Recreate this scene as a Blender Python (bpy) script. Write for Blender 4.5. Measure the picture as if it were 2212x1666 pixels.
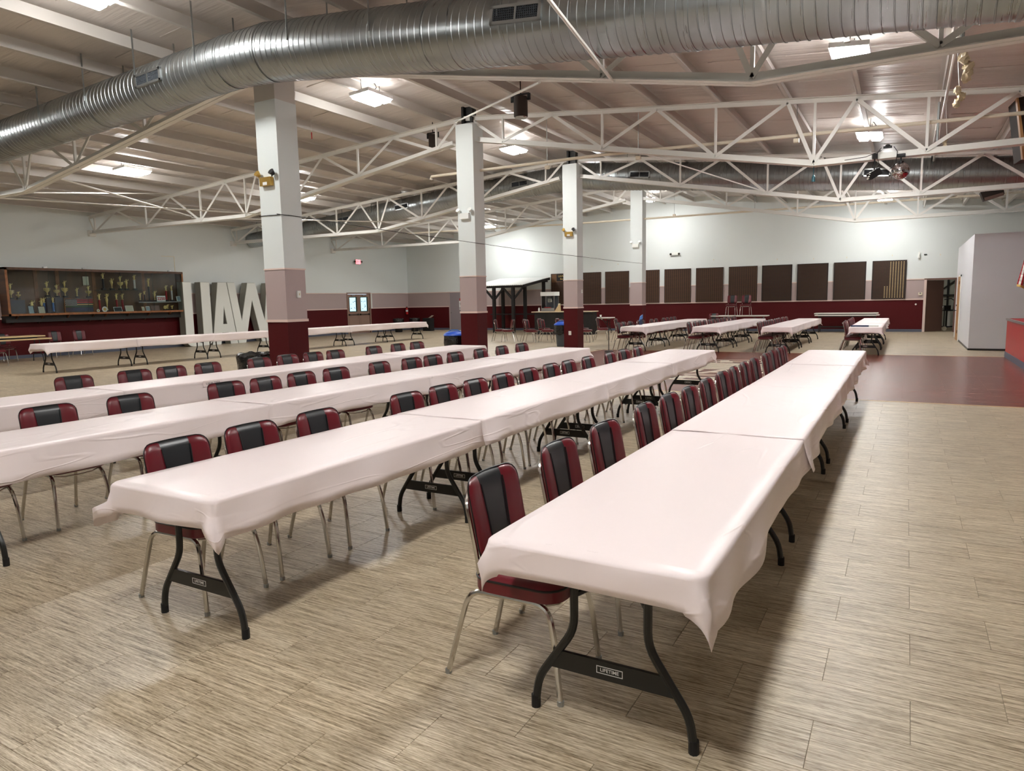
import bpy, bmesh, math, random
from mathutils import Vector, Matrix
random.seed(7)
PI=math.pi
sc=bpy.context.scene
C=sc.collection
for o in list(bpy.data.objects): bpy.data.objects.remove(o)

# ---------------------------------------------------------------- camera, world, exposure
cd=bpy.data.cameras.new('camera'); cam=bpy.data.objects.new('camera',cd); C.objects.link(cam)
YAW,PITCH,ROLL=.516254710,.121943141,-.0196629243
F=Vector((-math.sin(YAW)*math.cos(PITCH),math.cos(YAW)*math.cos(PITCH),-math.sin(PITCH)))
Rr=Vector((math.cos(YAW),math.sin(YAW),0)); U=Rr.cross(F)
R2=Rr*math.cos(ROLL)+U*math.sin(ROLL); U2=-Rr*math.sin(ROLL)+U*math.cos(ROLL)
m=Matrix((R2,U2,-F)).transposed().to_4x4(); m.translation=Vector((0,0,1.61))
cam.matrix_world=m
cd.sensor_width=36; cd.lens=1499.1/2212*36; cd.clip_start=.05; cd.clip_end=300
sc.camera=cam
w=bpy.data.worlds.new('sky'); sc.world=w; w.use_nodes=True
nt=w.node_tree; bg=nt.nodes['Background']
sky=nt.nodes.new('ShaderNodeTexSky'); sky.sky_type='HOSEK_WILKIE'; sky.turbidity=3.5; sky.sun_direction=Vector((.5,-.4,.75)).normalized()
nt.links.new(sky.outputs[0],bg.inputs[0]); bg.inputs[1].default_value=1.6
sc.view_settings.view_transform='Standard'; sc.view_settings.look='None'
sc.view_settings.gamma=1; sc.view_settings.use_curve_mapping=False
sc.view_settings.exposure=2.15
LAMP=27.0            # emission strength of the high-bay lamp lenses
LAMPCOL=(1.0,.993,.972)

# ---------------------------------------------------------------- materials
def srgb(c):
    r=[]
    for v in c:
        v/=255
        r.append(v/12.92 if v<=.04045 else ((v+.055)/1.055)**2.4)
    return (*r,1)
MATS={}
def mat(name,col,rough=.6,metal=0.,spec=.5,emit=None,es=0,coat=0,bump=None,vary=None,trans=0,alpha=1,sss=0):
    """bump=(scale xyz, strength, dist)  vary=(scale xyz, amount)"""
    if name in MATS: return MATS[name]
    mt=bpy.data.materials.new(name); mt.use_nodes=True
    n=mt.node_tree.nodes; l=mt.node_tree.links; b=n['Principled BSDF']
    c=srgb(col); b.inputs['Base Color'].default_value=c
    b.inputs['Roughness'].default_value=rough; b.inputs['Metallic'].default_value=metal
    b.inputs['Specular IOR Level'].default_value=spec
    b.inputs['Coat Weight'].default_value=coat
    b.inputs['Transmission Weight'].default_value=trans
    b.inputs['Alpha'].default_value=alpha
    if emit: b.inputs['Emission Color'].default_value=(*emit,1); b.inputs['Emission Strength'].default_value=es
    if bump or vary:
        geo=n.new('ShaderNodeNewGeometry')
    if vary:
        mp=n.new('ShaderNodeMapping'); mp.inputs['Scale'].default_value=vary[0]
        ns=n.new('ShaderNodeTexNoise'); ns.inputs['Scale'].default_value=1; ns.inputs['Detail'].default_value=5
        rp=n.new('ShaderNodeMapRange'); rp.inputs[1].default_value=.3; rp.inputs[2].default_value=.7
        rp.inputs[3].default_value=1-vary[1]; rp.inputs[4].default_value=1+vary[1]*.4
        mx=n.new('ShaderNodeMix'); mx.data_type='RGBA'; mx.blend_type='MULTIPLY'; mx.inputs[0].default_value=1
        mx.inputs[6].default_value=c
        l.new(geo.outputs['Position'],mp.inputs[0]); l.new(mp.outputs[0],ns.inputs[0]); l.new(ns.outputs[0],rp.inputs[0])
        l.new(rp.outputs[0],mx.inputs[7]); l.new(mx.outputs[2],b.inputs['Base Color'])
    if bump:
        mp=n.new('ShaderNodeMapping'); mp.inputs['Scale'].default_value=bump[0]
        ns=n.new('ShaderNodeTexNoise'); ns.inputs['Scale'].default_value=1; ns.inputs['Detail'].default_value=3
        bp=n.new('ShaderNodeBump'); bp.inputs['Strength'].default_value=bump[1]; bp.inputs['Distance'].default_value=bump[2]
        l.new(geo.outputs['Position'],mp.inputs[0]); l.new(mp.outputs[0],ns.inputs[0]); l.new(ns.outputs[0],bp.inputs['Height']); l.new(bp.outputs[0],b.inputs['Normal'])
    MATS[name]=mt; return mt

M=dict(
 wall=mat('white wall paint',(225,231,230),.7,bump=((40,40,40),.1,.002)),
 taupe=mat('taupe wall paint',(182,164,162),.55,bump=((40,40,40),.1,.002)),
 maroon=mat('maroon wall paint',(78,7,13),.62,spec=.25,bump=((40,40,40),.1,.002)),
 rail=mat('cream rail paint',(228,206,196),.5),
 base=mat('blue grey baseboard',(84,89,104),.5),
 part=mat('grey partition paint',(214,214,218),.6),
 deck=mat('white vinyl roof insulation',(216,208,202),.38,bump=((.5,5,1),.55,.08)),
 purlin=mat('painted purlin steel',(205,200,194),.45),
 truss=mat('painted truss steel',(228,226,220),.4),
 pipe=mat('cream pipe',(226,216,196),.4),
 cloth=None,
 plastic=mat('white table plastic',(225,222,215),.5),
 dsteel=mat('charcoal powder coated steel',(38,38,36),.35,.2),
 black=mat('black rubber',(14,14,15),.6),
 chrome=mat('chrome tube',(205,202,196),.16,1.),
 red=mat('burgundy vinyl',(100,13,27),.33,spec=.55),
 vblack=mat('black vinyl',(30,33,36),.33,spec=.55),
 piping=mat('black piping',(12,10,12),.4),
 lamp=mat('lamp housing',(225,225,225),.5),
 dark=mat('dark brown fabric',(46,34,26),.8),
 wood=mat('dark case wood',(92,56,28),.4,vary=((.6,8,8),.5)),
 woodl=mat('edge wood',(150,96,52),.4,vary=((.6,8,8),.4)),
 woodback=mat('case back panelling',(112,80,50),.6,vary=((1,2.2,.3),.6)),
 oak=mat('oak door',(186,140,92),.45,vary=((6,6,.8),.25)),
 brown=mat('brown door paint',(118,90,80),.5),
 greydoor=mat('grey taupe door paint',(150,140,144),.35),
 taupedoor=mat('taupe door paint',(150,122,108),.4),
 gold=mat('gold trophy metal',(240,214,140),.3,.55),
 silver=mat('silver trophy metal',(226,226,220),.3,.5),
 brass=mat('brass plate',(196,160,84),.35,.7), brassglint=mat('brass plate with painted glint',(206,186,140),.4,.3), boardbr=mat('brown board face',(104,70,46),.6),
 bronze=mat('dark bronze plate',(50,36,29),.45,.2),
 board=mat('dark memorial board',(34,24,20),.5),
 boardl=mat('tan wooden board',(112,78,48),.5),
 white=mat('white enamel',(238,240,236),.4),
 cream=mat('cream plastic',(228,220,196),.5),
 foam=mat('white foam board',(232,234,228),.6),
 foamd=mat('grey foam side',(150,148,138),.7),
 bag=mat('black trash bag',(16,16,18),.22,spec=.7,bump=((16,16,16),.6,.03)),
 can=mat('grey trash can',(74,80,86),.5),
 bluelid=mat('blue lid',(34,88,200),.35),
 blue=mat('blue plastic',(64,120,190),.4),
 tan=mat('tan laminate',(212,184,138),.45),
 galv=mat('galvanised strap',(168,172,172),.35,.9),
 grille=mat('dark grille',(20,20,22),.6),
 mirror=mat('mirror facets',(220,220,225),.05,1.),
 teal=mat('teal plastic',(20,84,96),.4),
 carpet=mat('red stage carpet',(168,30,36),.8,bump=((300,300,300),.3,.003)),
 stagered=mat('red stage face',(176,34,38),.4,vary=((2,30,2),.12)),
 metalroof=mat('white corrugated metal',(236,238,236),.35,.1),
 post=mat('black stained timber',(22,18,16),.6),
 counter=mat('counter top',(226,206,176),.4),
 silverm=mat('stainless steel',(190,190,190),.25,.9),
 storage=mat('storage room wall',(190,192,182),.8),
 exitred=mat('lit exit face',(240,60,70),.5,emit=(1,.12,.14),es=1.2),
 signwhite=mat('sign white',(240,240,240),.5),
 signred=mat('sign red',(196,28,30),.5),
 letterblack=mat('print black',(16,16,16),.6),
 lettergold=mat('gold lettering',(214,184,110),.45,.3),
 stripered=mat('flag red',(176,28,40),.7), flagwhite=mat('flag white',(236,234,230),.7), flagblue=mat('flag blue',(30,36,80),.7),
 fgreen=mat('stripe green',(30,80,60),.7), fblue=mat('stripe navy',(36,48,80),.7), fyel=mat('stripe yellow',(226,190,110),.7), fdark=mat('picture dark',(32,40,42),.6),
 paper=mat('certificate paper',(206,202,180),.6), photo=mat('photo print',(140,160,168),.4),
 colblue=mat('blue trophy column',(70,120,190),.3), colred=mat('red trophy column',(170,36,40),.3), colblack=mat('black trophy column',(24,22,24),.3),
 pedestal=mat('slate display riser',(74,74,82),.7),
 mint=mat('turquoise spray bottle',(110,214,196),.35),
 popcorn=mat('popcorn',(232,212,150),.8),
 grass=mat('grass outside',(90,120,50),.9), leaf=mat('foliage outside',(110,140,90),.9,vary=((3,3,3),.5)),
 frost=mat('door glass etching',(120,160,200),.5),
 stripe=mat('inlaid pale emblem vinyl',(214,204,184),.35),
 gap=mat('floor joint',(138,124,102),.8),
 crumple=mat('crumpled cream plastic',(222,208,178),.5),
)
# glass
def glass(name,alpha=.12,col=(200,210,210)):
    mt=bpy.data.materials.new(name); mt.use_nodes=True
    n=mt.node_tree.nodes; l=mt.node_tree.links
    tr=n.new('ShaderNodeBsdfTransparent'); gl=n.new('ShaderNodeBsdfGlossy'); gl.inputs['Roughness'].default_value=.05
    mx=n.new('ShaderNodeMixShader'); mx.inputs[0].default_value=alpha
    tr.inputs[0].default_value=srgb(col); l.new(tr.outputs[0],mx.inputs[1]); l.new(gl.outputs[0],mx.inputs[2]); l.new(mx.outputs[0],n['Material Output'].inputs[0])
    return mt
M['glass']=glass('clear glass',.035,(235,240,240)); M['dglass']=glass('door glass',.05,(240,250,255))
def clothmat():
    mt=bpy.data.materials.new('pink plastic tablecloth'); mt.use_nodes=True
    n=mt.node_tree.nodes; l=mt.node_tree.links; b=n['Principled BSDF']
    b.inputs['Base Color'].default_value=srgb((250,237,237)); b.inputs['Roughness'].default_value=.38; b.inputs['Specular IOR Level'].default_value=.45
    g=n.new('ShaderNodeNewGeometry')
    def ridge(scale,w_):
        mp=n.new('ShaderNodeMapping'); mp.inputs['Scale'].default_value=scale; mp.inputs['Rotation'].default_value=(0,0,.5)
        ns=n.new('ShaderNodeTexNoise'); ns.inputs['Scale'].default_value=1; ns.inputs['Detail'].default_value=1; ns.inputs['Distortion'].default_value=.5
        l.new(g.outputs['Position'],mp.inputs[0]); l.new(mp.outputs[0],ns.inputs[0])
        a=n.new('ShaderNodeMath'); a.operation='SUBTRACT'; l.new(ns.outputs[0],a.inputs[0]); a.inputs[1].default_value=.5
        c=n.new('ShaderNodeMath'); c.operation='ABSOLUTE'; l.new(a.outputs[0],c.inputs[0])
        r=n.new('ShaderNodeMapRange'); r.interpolation_type='SMOOTHSTEP'; r.inputs[1].default_value=0; r.inputs[2].default_value=w_; r.inputs[3].default_value=1; r.inputs[4].default_value=0; l.new(c.outputs[0],r.inputs[0])
        return r.outputs[0]
    a=ridge((3.2,.9,7),.03)
    mp=n.new('ShaderNodeMapping'); mp.inputs['Scale'].default_value=(1.3,.9,2); l.new(g.outputs['Position'],mp.inputs[0])
    ms=n.new('ShaderNodeTexNoise'); ms.inputs['Scale'].default_value=1; l.new(mp.outputs[0],ms.inputs[0])
    mk=n.new('ShaderNodeMapRange'); mk.inputs[1].default_value=.42; mk.inputs[2].default_value=.62; l.new(ms.outputs[0],mk.inputs[0])
    ad=n.new('ShaderNodeMath'); ad.operation='MULTIPLY'; l.new(a,ad.inputs[0]); l.new(mk.outputs[0],ad.inputs[1])
    bp=n.new('ShaderNodeBump'); bp.inputs['Strength'].default_value=.45; bp.inputs['Distance'].default_value=.007; l.new(ad.outputs[0],bp.inputs['Height']); l.new(bp.outputs[0],b.inputs['Normal'])
    return mt
M['cloth']=clothmat()
# spiral duct metal: banded brightness per sheet strip comes from bump + roughness
def ductmat():
    mt=bpy.data.materials.new('galvanised spiral duct'); mt.use_nodes=True
    n=mt.node_tree.nodes; l=mt.node_tree.links; b=n['Principled BSDF']
    b.inputs['Base Color'].default_value=srgb((164,169,170)); b.inputs['Metallic'].default_value=.95; b.inputs['Roughness'].default_value=.3
    g=n.new('ShaderNodeNewGeometry')
    mp=n.new('ShaderNodeMapping'); mp.inputs['Scale'].default_value=(38,1.2,1.2)
    ns=n.new('ShaderNodeTexNoise'); ns.inputs['Scale'].default_value=1; ns.inputs['Detail'].default_value=2
    bp=n.new('ShaderNodeBump'); bp.inputs['Strength'].default_value=.18; bp.inputs['Distance'].default_value=.006
    mr=n.new('ShaderNodeMapRange'); mr.inputs[3].default_value=.2; mr.inputs[4].default_value=.42
    l.new(g.outputs['Position'],mp.inputs[0]); l.new(mp.outputs[0],ns.inputs[0]); l.new(ns.outputs[0],bp.inputs['Height']); l.new(bp.outputs[0],b.inputs['Normal'])
    l.new(ns.outputs[0],mr.inputs[0]); l.new(mr.outputs[0],b.inputs['Roughness'])
    return mt
M['duct']=ductmat()
# vinyl tile floors: one random tone per tile cell + streaks running along X
TW,TD,TX0,TY0=.64,.3105,.08,2.70
def tilemat(name,cols,streak,rough,tone,W,D,X0,Y0,bumpd=.002):
    mt=bpy.data.materials.new(name); mt.use_nodes=True
    n=mt.node_tree.nodes; l=mt.node_tree.links; b=n['Principled BSDF']
    g=n.new('ShaderNodeNewGeometry'); sp=n.new('ShaderNodeSeparateXYZ'); l.new(g.outputs['Position'],sp.inputs[0])
    def mth(op,a,b2=None):
        q=n.new('ShaderNodeMath'); q.operation=op
        for i,v in enumerate((a,b2)):
            if v is None: continue
            if isinstance(v,(int,float)): q.inputs[i].default_value=v
            else: l.new(v,q.inputs[i])
        return q.outputs[0]
    row=mth('FLOOR',mth('DIVIDE',mth('SUBTRACT',sp.outputs[1],Y0),D))
    off=mth('MULTIPLY',mth('FLOORED_MODULO',row,2) if False else mth('ABSOLUTE',mth('MODULO',row,2)),.5)
    cell=mth('FLOOR',mth('ADD',mth('DIVIDE',mth('SUBTRACT',sp.outputs[0],X0),W),off))
    cb=n.new('ShaderNodeCombineXYZ'); l.new(cell,cb.inputs[0]); l.new(row,cb.inputs[1])
    wn=n.new('ShaderNodeTexWhiteNoise'); wn.noise_dimensions='3D'; l.new(cb.outputs[0],wn.inputs[0])
    # streaks: offset the noise per tile so that they break at the joints
    va=n.new('ShaderNodeVectorMath'); va.operation='MULTIPLY_ADD'; l.new(wn.outputs['Color'],va.inputs[0]); va.inputs[1].default_value=(3,3,3); l.new(g.outputs['Position'],va.inputs[2])
    def nz(scale,det,ro):
        mp=n.new('ShaderNodeMapping'); mp.inputs['Scale'].default_value=scale; l.new(va.outputs[0],mp.inputs[0])
        q=n.new('ShaderNodeTexNoise'); q.inputs['Scale'].default_value=1; q.inputs['Detail'].default_value=det; q.inputs['Roughness'].default_value=ro; l.new(mp.outputs[0],q.inputs[0]); return q.outputs[0]
    f1=nz(streak[0],4,.65); f2=nz(streak[1],2,.6)
    f=mth('ADD',mth('MULTIPLY',f1,.62),mth('MULTIPLY',f2,.38))
    cr=n.new('ShaderNodeValToRGB'); l.new(f,cr.inputs[0])
    el=cr.color_ramp.elements
    el[0].position=.36; el[0].color=srgb(cols[0]); el[1].position=.62; el[1].color=srgb(cols[2])
    e=el.new(.48); e.color=srgb(cols[1])
    mr=n.new('ShaderNodeMapRange'); mr.inputs[3].default_value=1-tone; mr.inputs[4].default_value=1+tone*.5; l.new(wn.outputs['Value'],mr.inputs[0])
    mx=n.new('ShaderNodeMix'); mx.data_type='RGBA'; mx.blend_type='MULTIPLY'; mx.inputs[0].default_value=1
    l.new(cr.outputs[0],mx.inputs[6]); l.new(mr.outputs[0],mx.inputs[7]); l.new(mx.outputs[2],b.inputs['Base Color'])
    b.inputs['Roughness'].default_value=rough; b.inputs['Specular IOR Level'].default_value=.5
    bp=n.new('ShaderNodeBump'); bp.inputs['Strength'].default_value=.25; bp.inputs['Distance'].default_value=bumpd; l.new(f,bp.inputs['Height']); l.new(bp.outputs[0],b.inputs['Normal'])
    return mt
M['tile']=tilemat('streaked beige vinyl tile',((92,74,50),(172,155,128),(222,209,186)),((4.5,120,1),(30,480,1)),.38,.08,TW,TD,TX0,TY0)
M['dance']=tilemat('red brown dance floor laminate',((48,14,12),(108,46,36),(160,98,78)),((.9,15,1),(5,70,1)),.27,.2,1.22,.19,0,11.72,.001)

# ---------------------------------------------------------------- mesh builder
class MB:
    def __init__(s): s.v=[]; s.f=[]; s.m=[]; s.mi=0
    def face(s,idx): s.f.append(tuple(idx)); s.m.append(s.mi)
    def add(s,vs,fs):
        o=len(s.v); s.v.extend([tuple(q) for q in vs])
        for f in fs: s.face([o+i for i in f])
        return s
    def box(s,x0,x1,y0,y1,z0,z1):
        return s.add([(x0,y0,z0),(x1,y0,z0),(x1,y1,z0),(x0,y1,z0),(x0,y0,z1),(x1,y0,z1),(x1,y1,z1),(x0,y1,z1)],
              [(0,3,2,1),(4,5,6,7),(0,1,5,4),(1,2,6,5),(2,3,7,6),(3,0,4,7)])
    def beam(s,p,q,w,h,up=(0,0,1)):
        p=Vector(p);q=Vector(q);d=(q-p).normalized();up=Vector(up)
        if abs(d.dot(up))>.98: up=Vector((1,0,0))
        a=d.cross(up).normalized()*w/2; b=a.cross(d).normalized()*h/2
        vs=[p-a-b,p+a-b,p+a+b,p-a+b,q-a-b,q+a-b,q+a+b,q-a+b]
        return s.add(vs,[(0,3,2,1),(4,5,6,7),(0,1,5,4),(1,2,6,5),(2,3,7,6),(3,0,4,7)])
    def tube(s,pts,r,n=8,cap=True):
        pts=[Vector(p) for p in pts]; N=len(pts)
        rs=r if isinstance(r,(list,tuple)) else [r]*N
        ref=None; o=len(s.v)
        for i,p in enumerate(pts):
            d=(pts[min(i+1,N-1)]-pts[max(i-1,0)]).normalized()
            if ref is None:
                ref=Vector((0,0,1)) if abs(d.z)<.9 else Vector((1,0,0))
            a=(ref-d*ref.dot(d)).normalized(); b=d.cross(a); ref=a
            for k in range(n):
                t=2*PI*k/n; s.v.append(tuple(p+(a*math.cos(t)+b*math.sin(t))*rs[i]))
        for i in range(N-1):
            for k in range(n):
                k2=(k+1)%n; s.face((o+i*n+k,o+i*n+k2,o+(i+1)*n+k2,o+(i+1)*n+k))
        if cap:
            s.face([o+k for k in range(n)][::-1]); s.face([o+(N-1)*n+k for k in range(n)])
        return s
    def lathe(s,prof,cx=0,cy=0,n=16,z0=0):
        o=len(s.v)
        for r,z in prof:
            for k in range(n):
                t=2*PI*k/n; s.v.append((cx+r*math.cos(t),cy+r*math.sin(t),z0+z))
        for i in range(len(prof)-1):
            for k in range(n):
                k2=(k+1)%n; s.face((o+i*n+k,o+i*n+k2,o+(i+1)*n+k2,o+(i+1)*n+k))
        s.face([o+k for k in range(n)][::-1]); s.face([o+(len(prof)-1)*n+k for k in range(n)])
        return s
    def sphere(s,c,r,n=10,sz=1):
        pr=[(max(r*math.sin(PI*i/n),1e-4),-r*sz*math.cos(PI*i/n)) for i in range(n+1)]
        return s.lathe(pr,c[0],c[1],n+2,c[2])
    def prism(s,poly,axis,a,b):
        """poly: 2-D outline, extruded along axis from a to b"""
        def P(u,v,t):
            return {'x':(t,u,v),'y':(u,t,v),'z':(u,v,t)}[axis]
        n=len(poly); o=len(s.v)
        s.v.extend([P(u,v,a) for u,v in poly]); s.v.extend([P(u,v,b) for u,v in poly])
        s.face([o+i for i in range(n)][::-1]); s.face([o+n+i for i in range(n)])
        for i in range(n):
            j=(i+1)%n; s.face((o+i,o+j,o+n+j,o+n+i))
        return s
    def build(s,name,mats,parent=None,smooth=False,fix=True,loc=None):
        me=bpy.data.meshes.new(name); me.from_pydata(s.v,[],s.f); 
        if not isinstance(mats,(list,tuple)): mats=[mats]
        for q in mats: me.materials.append(q)
        if len(mats)>1: me.polygons.foreach_set('material_index',s.m)
        if fix:
            bm=bmesh.new(); bm.from_mesh(me); bmesh.ops.recalc_face_normals(bm,faces=bm.faces); bm.to_mesh(me); bm.free()
        if smooth:
            me.polygons.foreach_set('use_smooth',[True]*len(me.polygons))
            try: me.set_sharp_from_angle(angle=math.radians(38))
            except Exception: pass
        me.update()
        ob=bpy.data.objects.new(name,me); C.objects.link(ob)
        if parent: ob.parent=parent
        if loc: ob.location=loc
        return ob
def tag(o,label=None,cat=None,group=None,kind=None):
    if label: o['label']=label
    if cat: o['category']=cat
    if group: o['group']=group
    if kind: o['kind']=kind
    return o
def thing(name,label,cat,loc=(0,0,0),rz=0,group=None):
    e=bpy.data.objects.new(name,None); C.objects.link(e); e.location=loc; e.rotation_euler=(0,0,rz); e.empty_display_size=.1
    return tag(e,label,cat,group)
def struct(o): o['kind']='structure'; return o
def kids(o): return [c for c in CH.get(o.name,[])]
def copy_tree(o,parent=None):
    c=o.copy(); C.objects.link(c)
    if parent: c.parent=parent
    for ch in list(o.children): copy_tree(ch,c)
    return c
def dup(root,loc,rz,label,group=None):
    c=copy_tree(root); c.location=loc; c.rotation_euler=(0,0,rz); c['label']=label
    if group: c['group']=group
    return c
def text(txt,size,mtl,parent,mat4,name='lettering',ext=.002,align='CENTER',bold=0.0):
    cu=bpy.data.curves.new('t','FONT'); cu.body=txt; cu.size=size; cu.extrude=ext; cu.align_x=align; cu.align_y='CENTER'; cu.offset=bold; cu.resolution_u=2
    to=bpy.data.objects.new('t',cu); C.objects.link(to)
    bpy.context.view_layer.update()
    me=bpy.data.meshes.new_from_object(to.evaluated_get(bpy.context.evaluated_depsgraph_get()))
    bpy.data.objects.remove(to); me.name=name; me.materials.clear(); me.materials.append(mtl)
    ob=bpy.data.objects.new(name,me); C.objects.link(ob); ob.parent=parent; ob.matrix_local=mat4
    return ob
def frame(o,x,y):   # matrix: origin, local x dir, local y dir
    x=Vector(x).normalized(); y=Vector(y).normalized(); z=x.cross(y)
    mm=Matrix((x,y,z)).transposed().to_4x4(); mm.translation=Vector(o); return mm
ORD=['first','second','third','fourth','fifth','sixth','seventh','eighth','ninth','tenth','eleventh','twelfth','thirteenth','fourteenth','fifteenth','sixteenth']

# ---------------------------------------------------------------- building shell
XL,XR,YF,YB=-25.8,6.6,33.15,-9.5
RID=-9.6
def tc(x): return 6.08+(x-RID)*.0716 if x<RID else 6.08-(x-RID)*.097     # top of the trusses
def deckz(x): return tc(x)+.27
ZR,ZT=1.335,2.15       # chair rail and top of the taupe band
# floor slab
b=MB(); b.box(XL-3,XR+.3,YB-.3,YF+4.5,-.3,-.003); floor=struct(b.build('floor',M['gap']))
floor['label']='beige streaked vinyl tile floor of the hall'
DX0,DX1,DY0,DY1=-8.35,2.14,11.72,20.62
def in_dance(x0,x1,y0,y1): return x0<DX1 and x1>DX0 and y0<DY1 and y1>DY0
G=.0008
tme={}
def tile_mesh(wd,dp):
    k=(round(wd,4),round(dp,4))
    if k not in tme:
        q=MB(); e=.0008
        a,bb=wd/2-G,dp/2-G
        q.add([(-a,-bb,-.003),(a,-bb,-.003),(a,bb,-.003),(-a,bb,-.003),(-a+e,-bb+e,0),(a-e,-bb+e,0),(a-e,bb-e,0),(-a+e,bb-e,0)],[(4,5,6,7),(0,1,5,4),(1,2,6,5),(2,3,7,6),(3,0,4,7)])
        o=q.build('floor_tile',M['tile']); tme[k]=o.data; bpy.data.objects.remove(o)
    return tme[k]
cells=[]
r0=math.floor((YB-TY0)/TD); r1=math.ceil((YF-TY0)/TD)
for r in range(r0,r1):
    y0=max(TY0+r*TD,YB); y1=min(TY0+(r+1)*TD,YF)
    off=.5*(abs(r)%2)
    c0=math.floor((XL-TX0)/TW+off)-1; c1=math.ceil((XR-TX0)/TW+off)+1
    for c in range(c0,c1):
        x0=max(TX0+(c-off)*TW,XL); x1=min(TX0+(c+1-off)*TW,XR)
        if x1-x0<.02: continue
        # cut against the dance floor
        if in_dance(x0,x1,y0,y1):
            ym0,ym1=y0,y1
            if y0<DY0<y1: cells.append((x0,x1,y0,DY0))
            elif y0<DY1<y1: cells.append((x0,x1,DY1,y1))
            if x0<DX0<x1 and y0>=DY0 and y1<=DY1: cells.append((x0,DX0,y0,y1))
            if x1>DX1>x0 and y0>=DY0 and y1<=DY1: cells.append((DX1,x1,y0,y1))
            continue
        cells.append((x0,x1,y0,y1))
camp=Vector((0,0,1.61))
def pxsize(c):
    x=(c[0]+c[1])/2;y=(c[2]+c[3])/2
    d=Vector((x,y,0))-camp; z=d.dot(F)
    if z<.5: return 0
    px=1106+1499.1*d.dot(R2)/z; py=833-1499.1*d.dot(U2)/z
    if px<-40 or px>2250 or py>1720: return 0
    return (c[1]-c[0])*(c[3]-c[2])/(z*z*z)
cells.sort(key=pxsize,reverse=True)
for c in cells[:300]:
    o=bpy.data.objects.new('floor_tile',tile_mesh(c[1]-c[0],c[3]-c[2])); C.objects.link(o); o.parent=floor
    o.location=((c[0]+c[1])/2,(c[2]+c[3])/2,0)
b=MB(); e=.0008
for c in cells[300:]:
    x0,x1,y0,y1=c[0]+G,c[1]-G,c[2]+G,c[3]-G
    b.add([(x0,y0,-.003),(x1,y0,-.003),(x1,y1,-.003),(x0,y1,-.003),(x0+e,y0+e,0),(x1-e,y0+e,0),(x1-e,y1-e,0),(x0+e,y1-e,0)],[(4,5,6,7),(0,1,5,4),(1,2,6,5),(2,3,7,6),(3,0,4,7)])
o=b.build('floor_tile_field',M['tile'],floor,fix=False); tag(o,kind='stuff')
# dance floor
b=MB(); b.box(DX0,DX1,DY0,DY1,-.003,-.0005); dance=struct(b.build('dance_floor',M['gap'])); dance['label']='polished red brown dance floor between the near and far tables'
b=MB(); W_,D_=1.22,.19; e=.001
for r in range(int((DY1-DY0)/D_)+1):
    y0=DY0+r*D_; y1=min(y0+D_,DY1)
    off=.5*(r%2)
    for c in range(-9,4):
        x0=max((c-off)*W_,DX0); x1=min((c+1-off)*W_,DX1)
        if x1-x0<.02 or y1-y0<.01: continue
        a0,a1,b0,b1=x0+.0006,x1-.0006,y0+.0006,y1-.0006
        b.add([(a0,b0,-.0005),(a1,b0,-.0005),(a1,b1,-.0005),(a0,b1,-.0005),(a0+e,b0+e,.002),(a1-e,b0+e,.002),(a1-e,b1-e,.002),(a0+e,b1-e,.002)],[(4,5,6,7),(0,1,5,4),(1,2,6,5),(2,3,7,6),(3,0,4,7)])
o=b.build('plank_field',M['dance'],dance,fix=False); tag(o,kind='stuff')
b=MB()
for (x0,x1,y0,y1) in ((DX0,DX1,DY0-.03,DY0+.01),(DX0,DX1,DY1-.01,DY1+.03),(DX0-.03,DX0+.01,DY0,DY1)): b.box(x0,x1,y0,y1,-.002,.004)
b.build('edge_strip',M['tan'],dance)
# inlaid round emblem
EM=(-3.25,15.7)
b=MB()
def ring(b,r0,r1,n=48,z0=.0021,z1=.0035,a0=0,a1=2*PI):
    for k in range(n):
        t0=a0+(a1-a0)*k/n;t1=a0+(a1-a0)*(k+1)/n
        b.prism([(EM[0]+r0*math.cos(t0),EM[1]+r0*math.sin(t0)),(EM[0]+r1*math.cos(t0),EM[1]+r1*math.sin(t0)),(EM[0]+r1*math.cos(t1),EM[1]+r1*math.sin(t1)),(EM[0]+r0*math.cos(t1),EM[1]+r0*math.sin(t1))],'z',z0,z1)
ring(b,2.28,2.4)
for k in range(20):     # figures around the rim
    t=2*PI*k/20; ring(b,1.68,2.0,4,a0=t-.085,a1=t+.085); ring(b,2.04,2.2,3,a0=t-.05,a1=t+.05); ring(b,1.80,1.95,2,a0=t+.085,a1=t+.229)
b.build('emblem_ring',M['stripe'],dance)
b=MB()
for k in range(8):
    y=EM[1]-.12+k*.2; hw=math.sqrt(1.60**2-(y+.07-EM[1])**2)
    b.box(EM[0]-hw,EM[0]+hw,y,y+.145,.0021,.0035)
for k in range(3):
    y=EM[1]-1.45+k*.12; hw=math.sqrt(1.62**2-(y-EM[1])**2); b.box(EM[0]-hw,EM[0]+hw,y,y+.05,.0021,.0035)
b.build('emblem_stripe',M['stripe'],dance)
text('UAW',1.15,M['stripe'],dance,frame((EM[0],EM[1]-.66,.003),(1,0,0),(0,1,0)),'emblem_lettering',.001,bold=.03)

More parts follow.
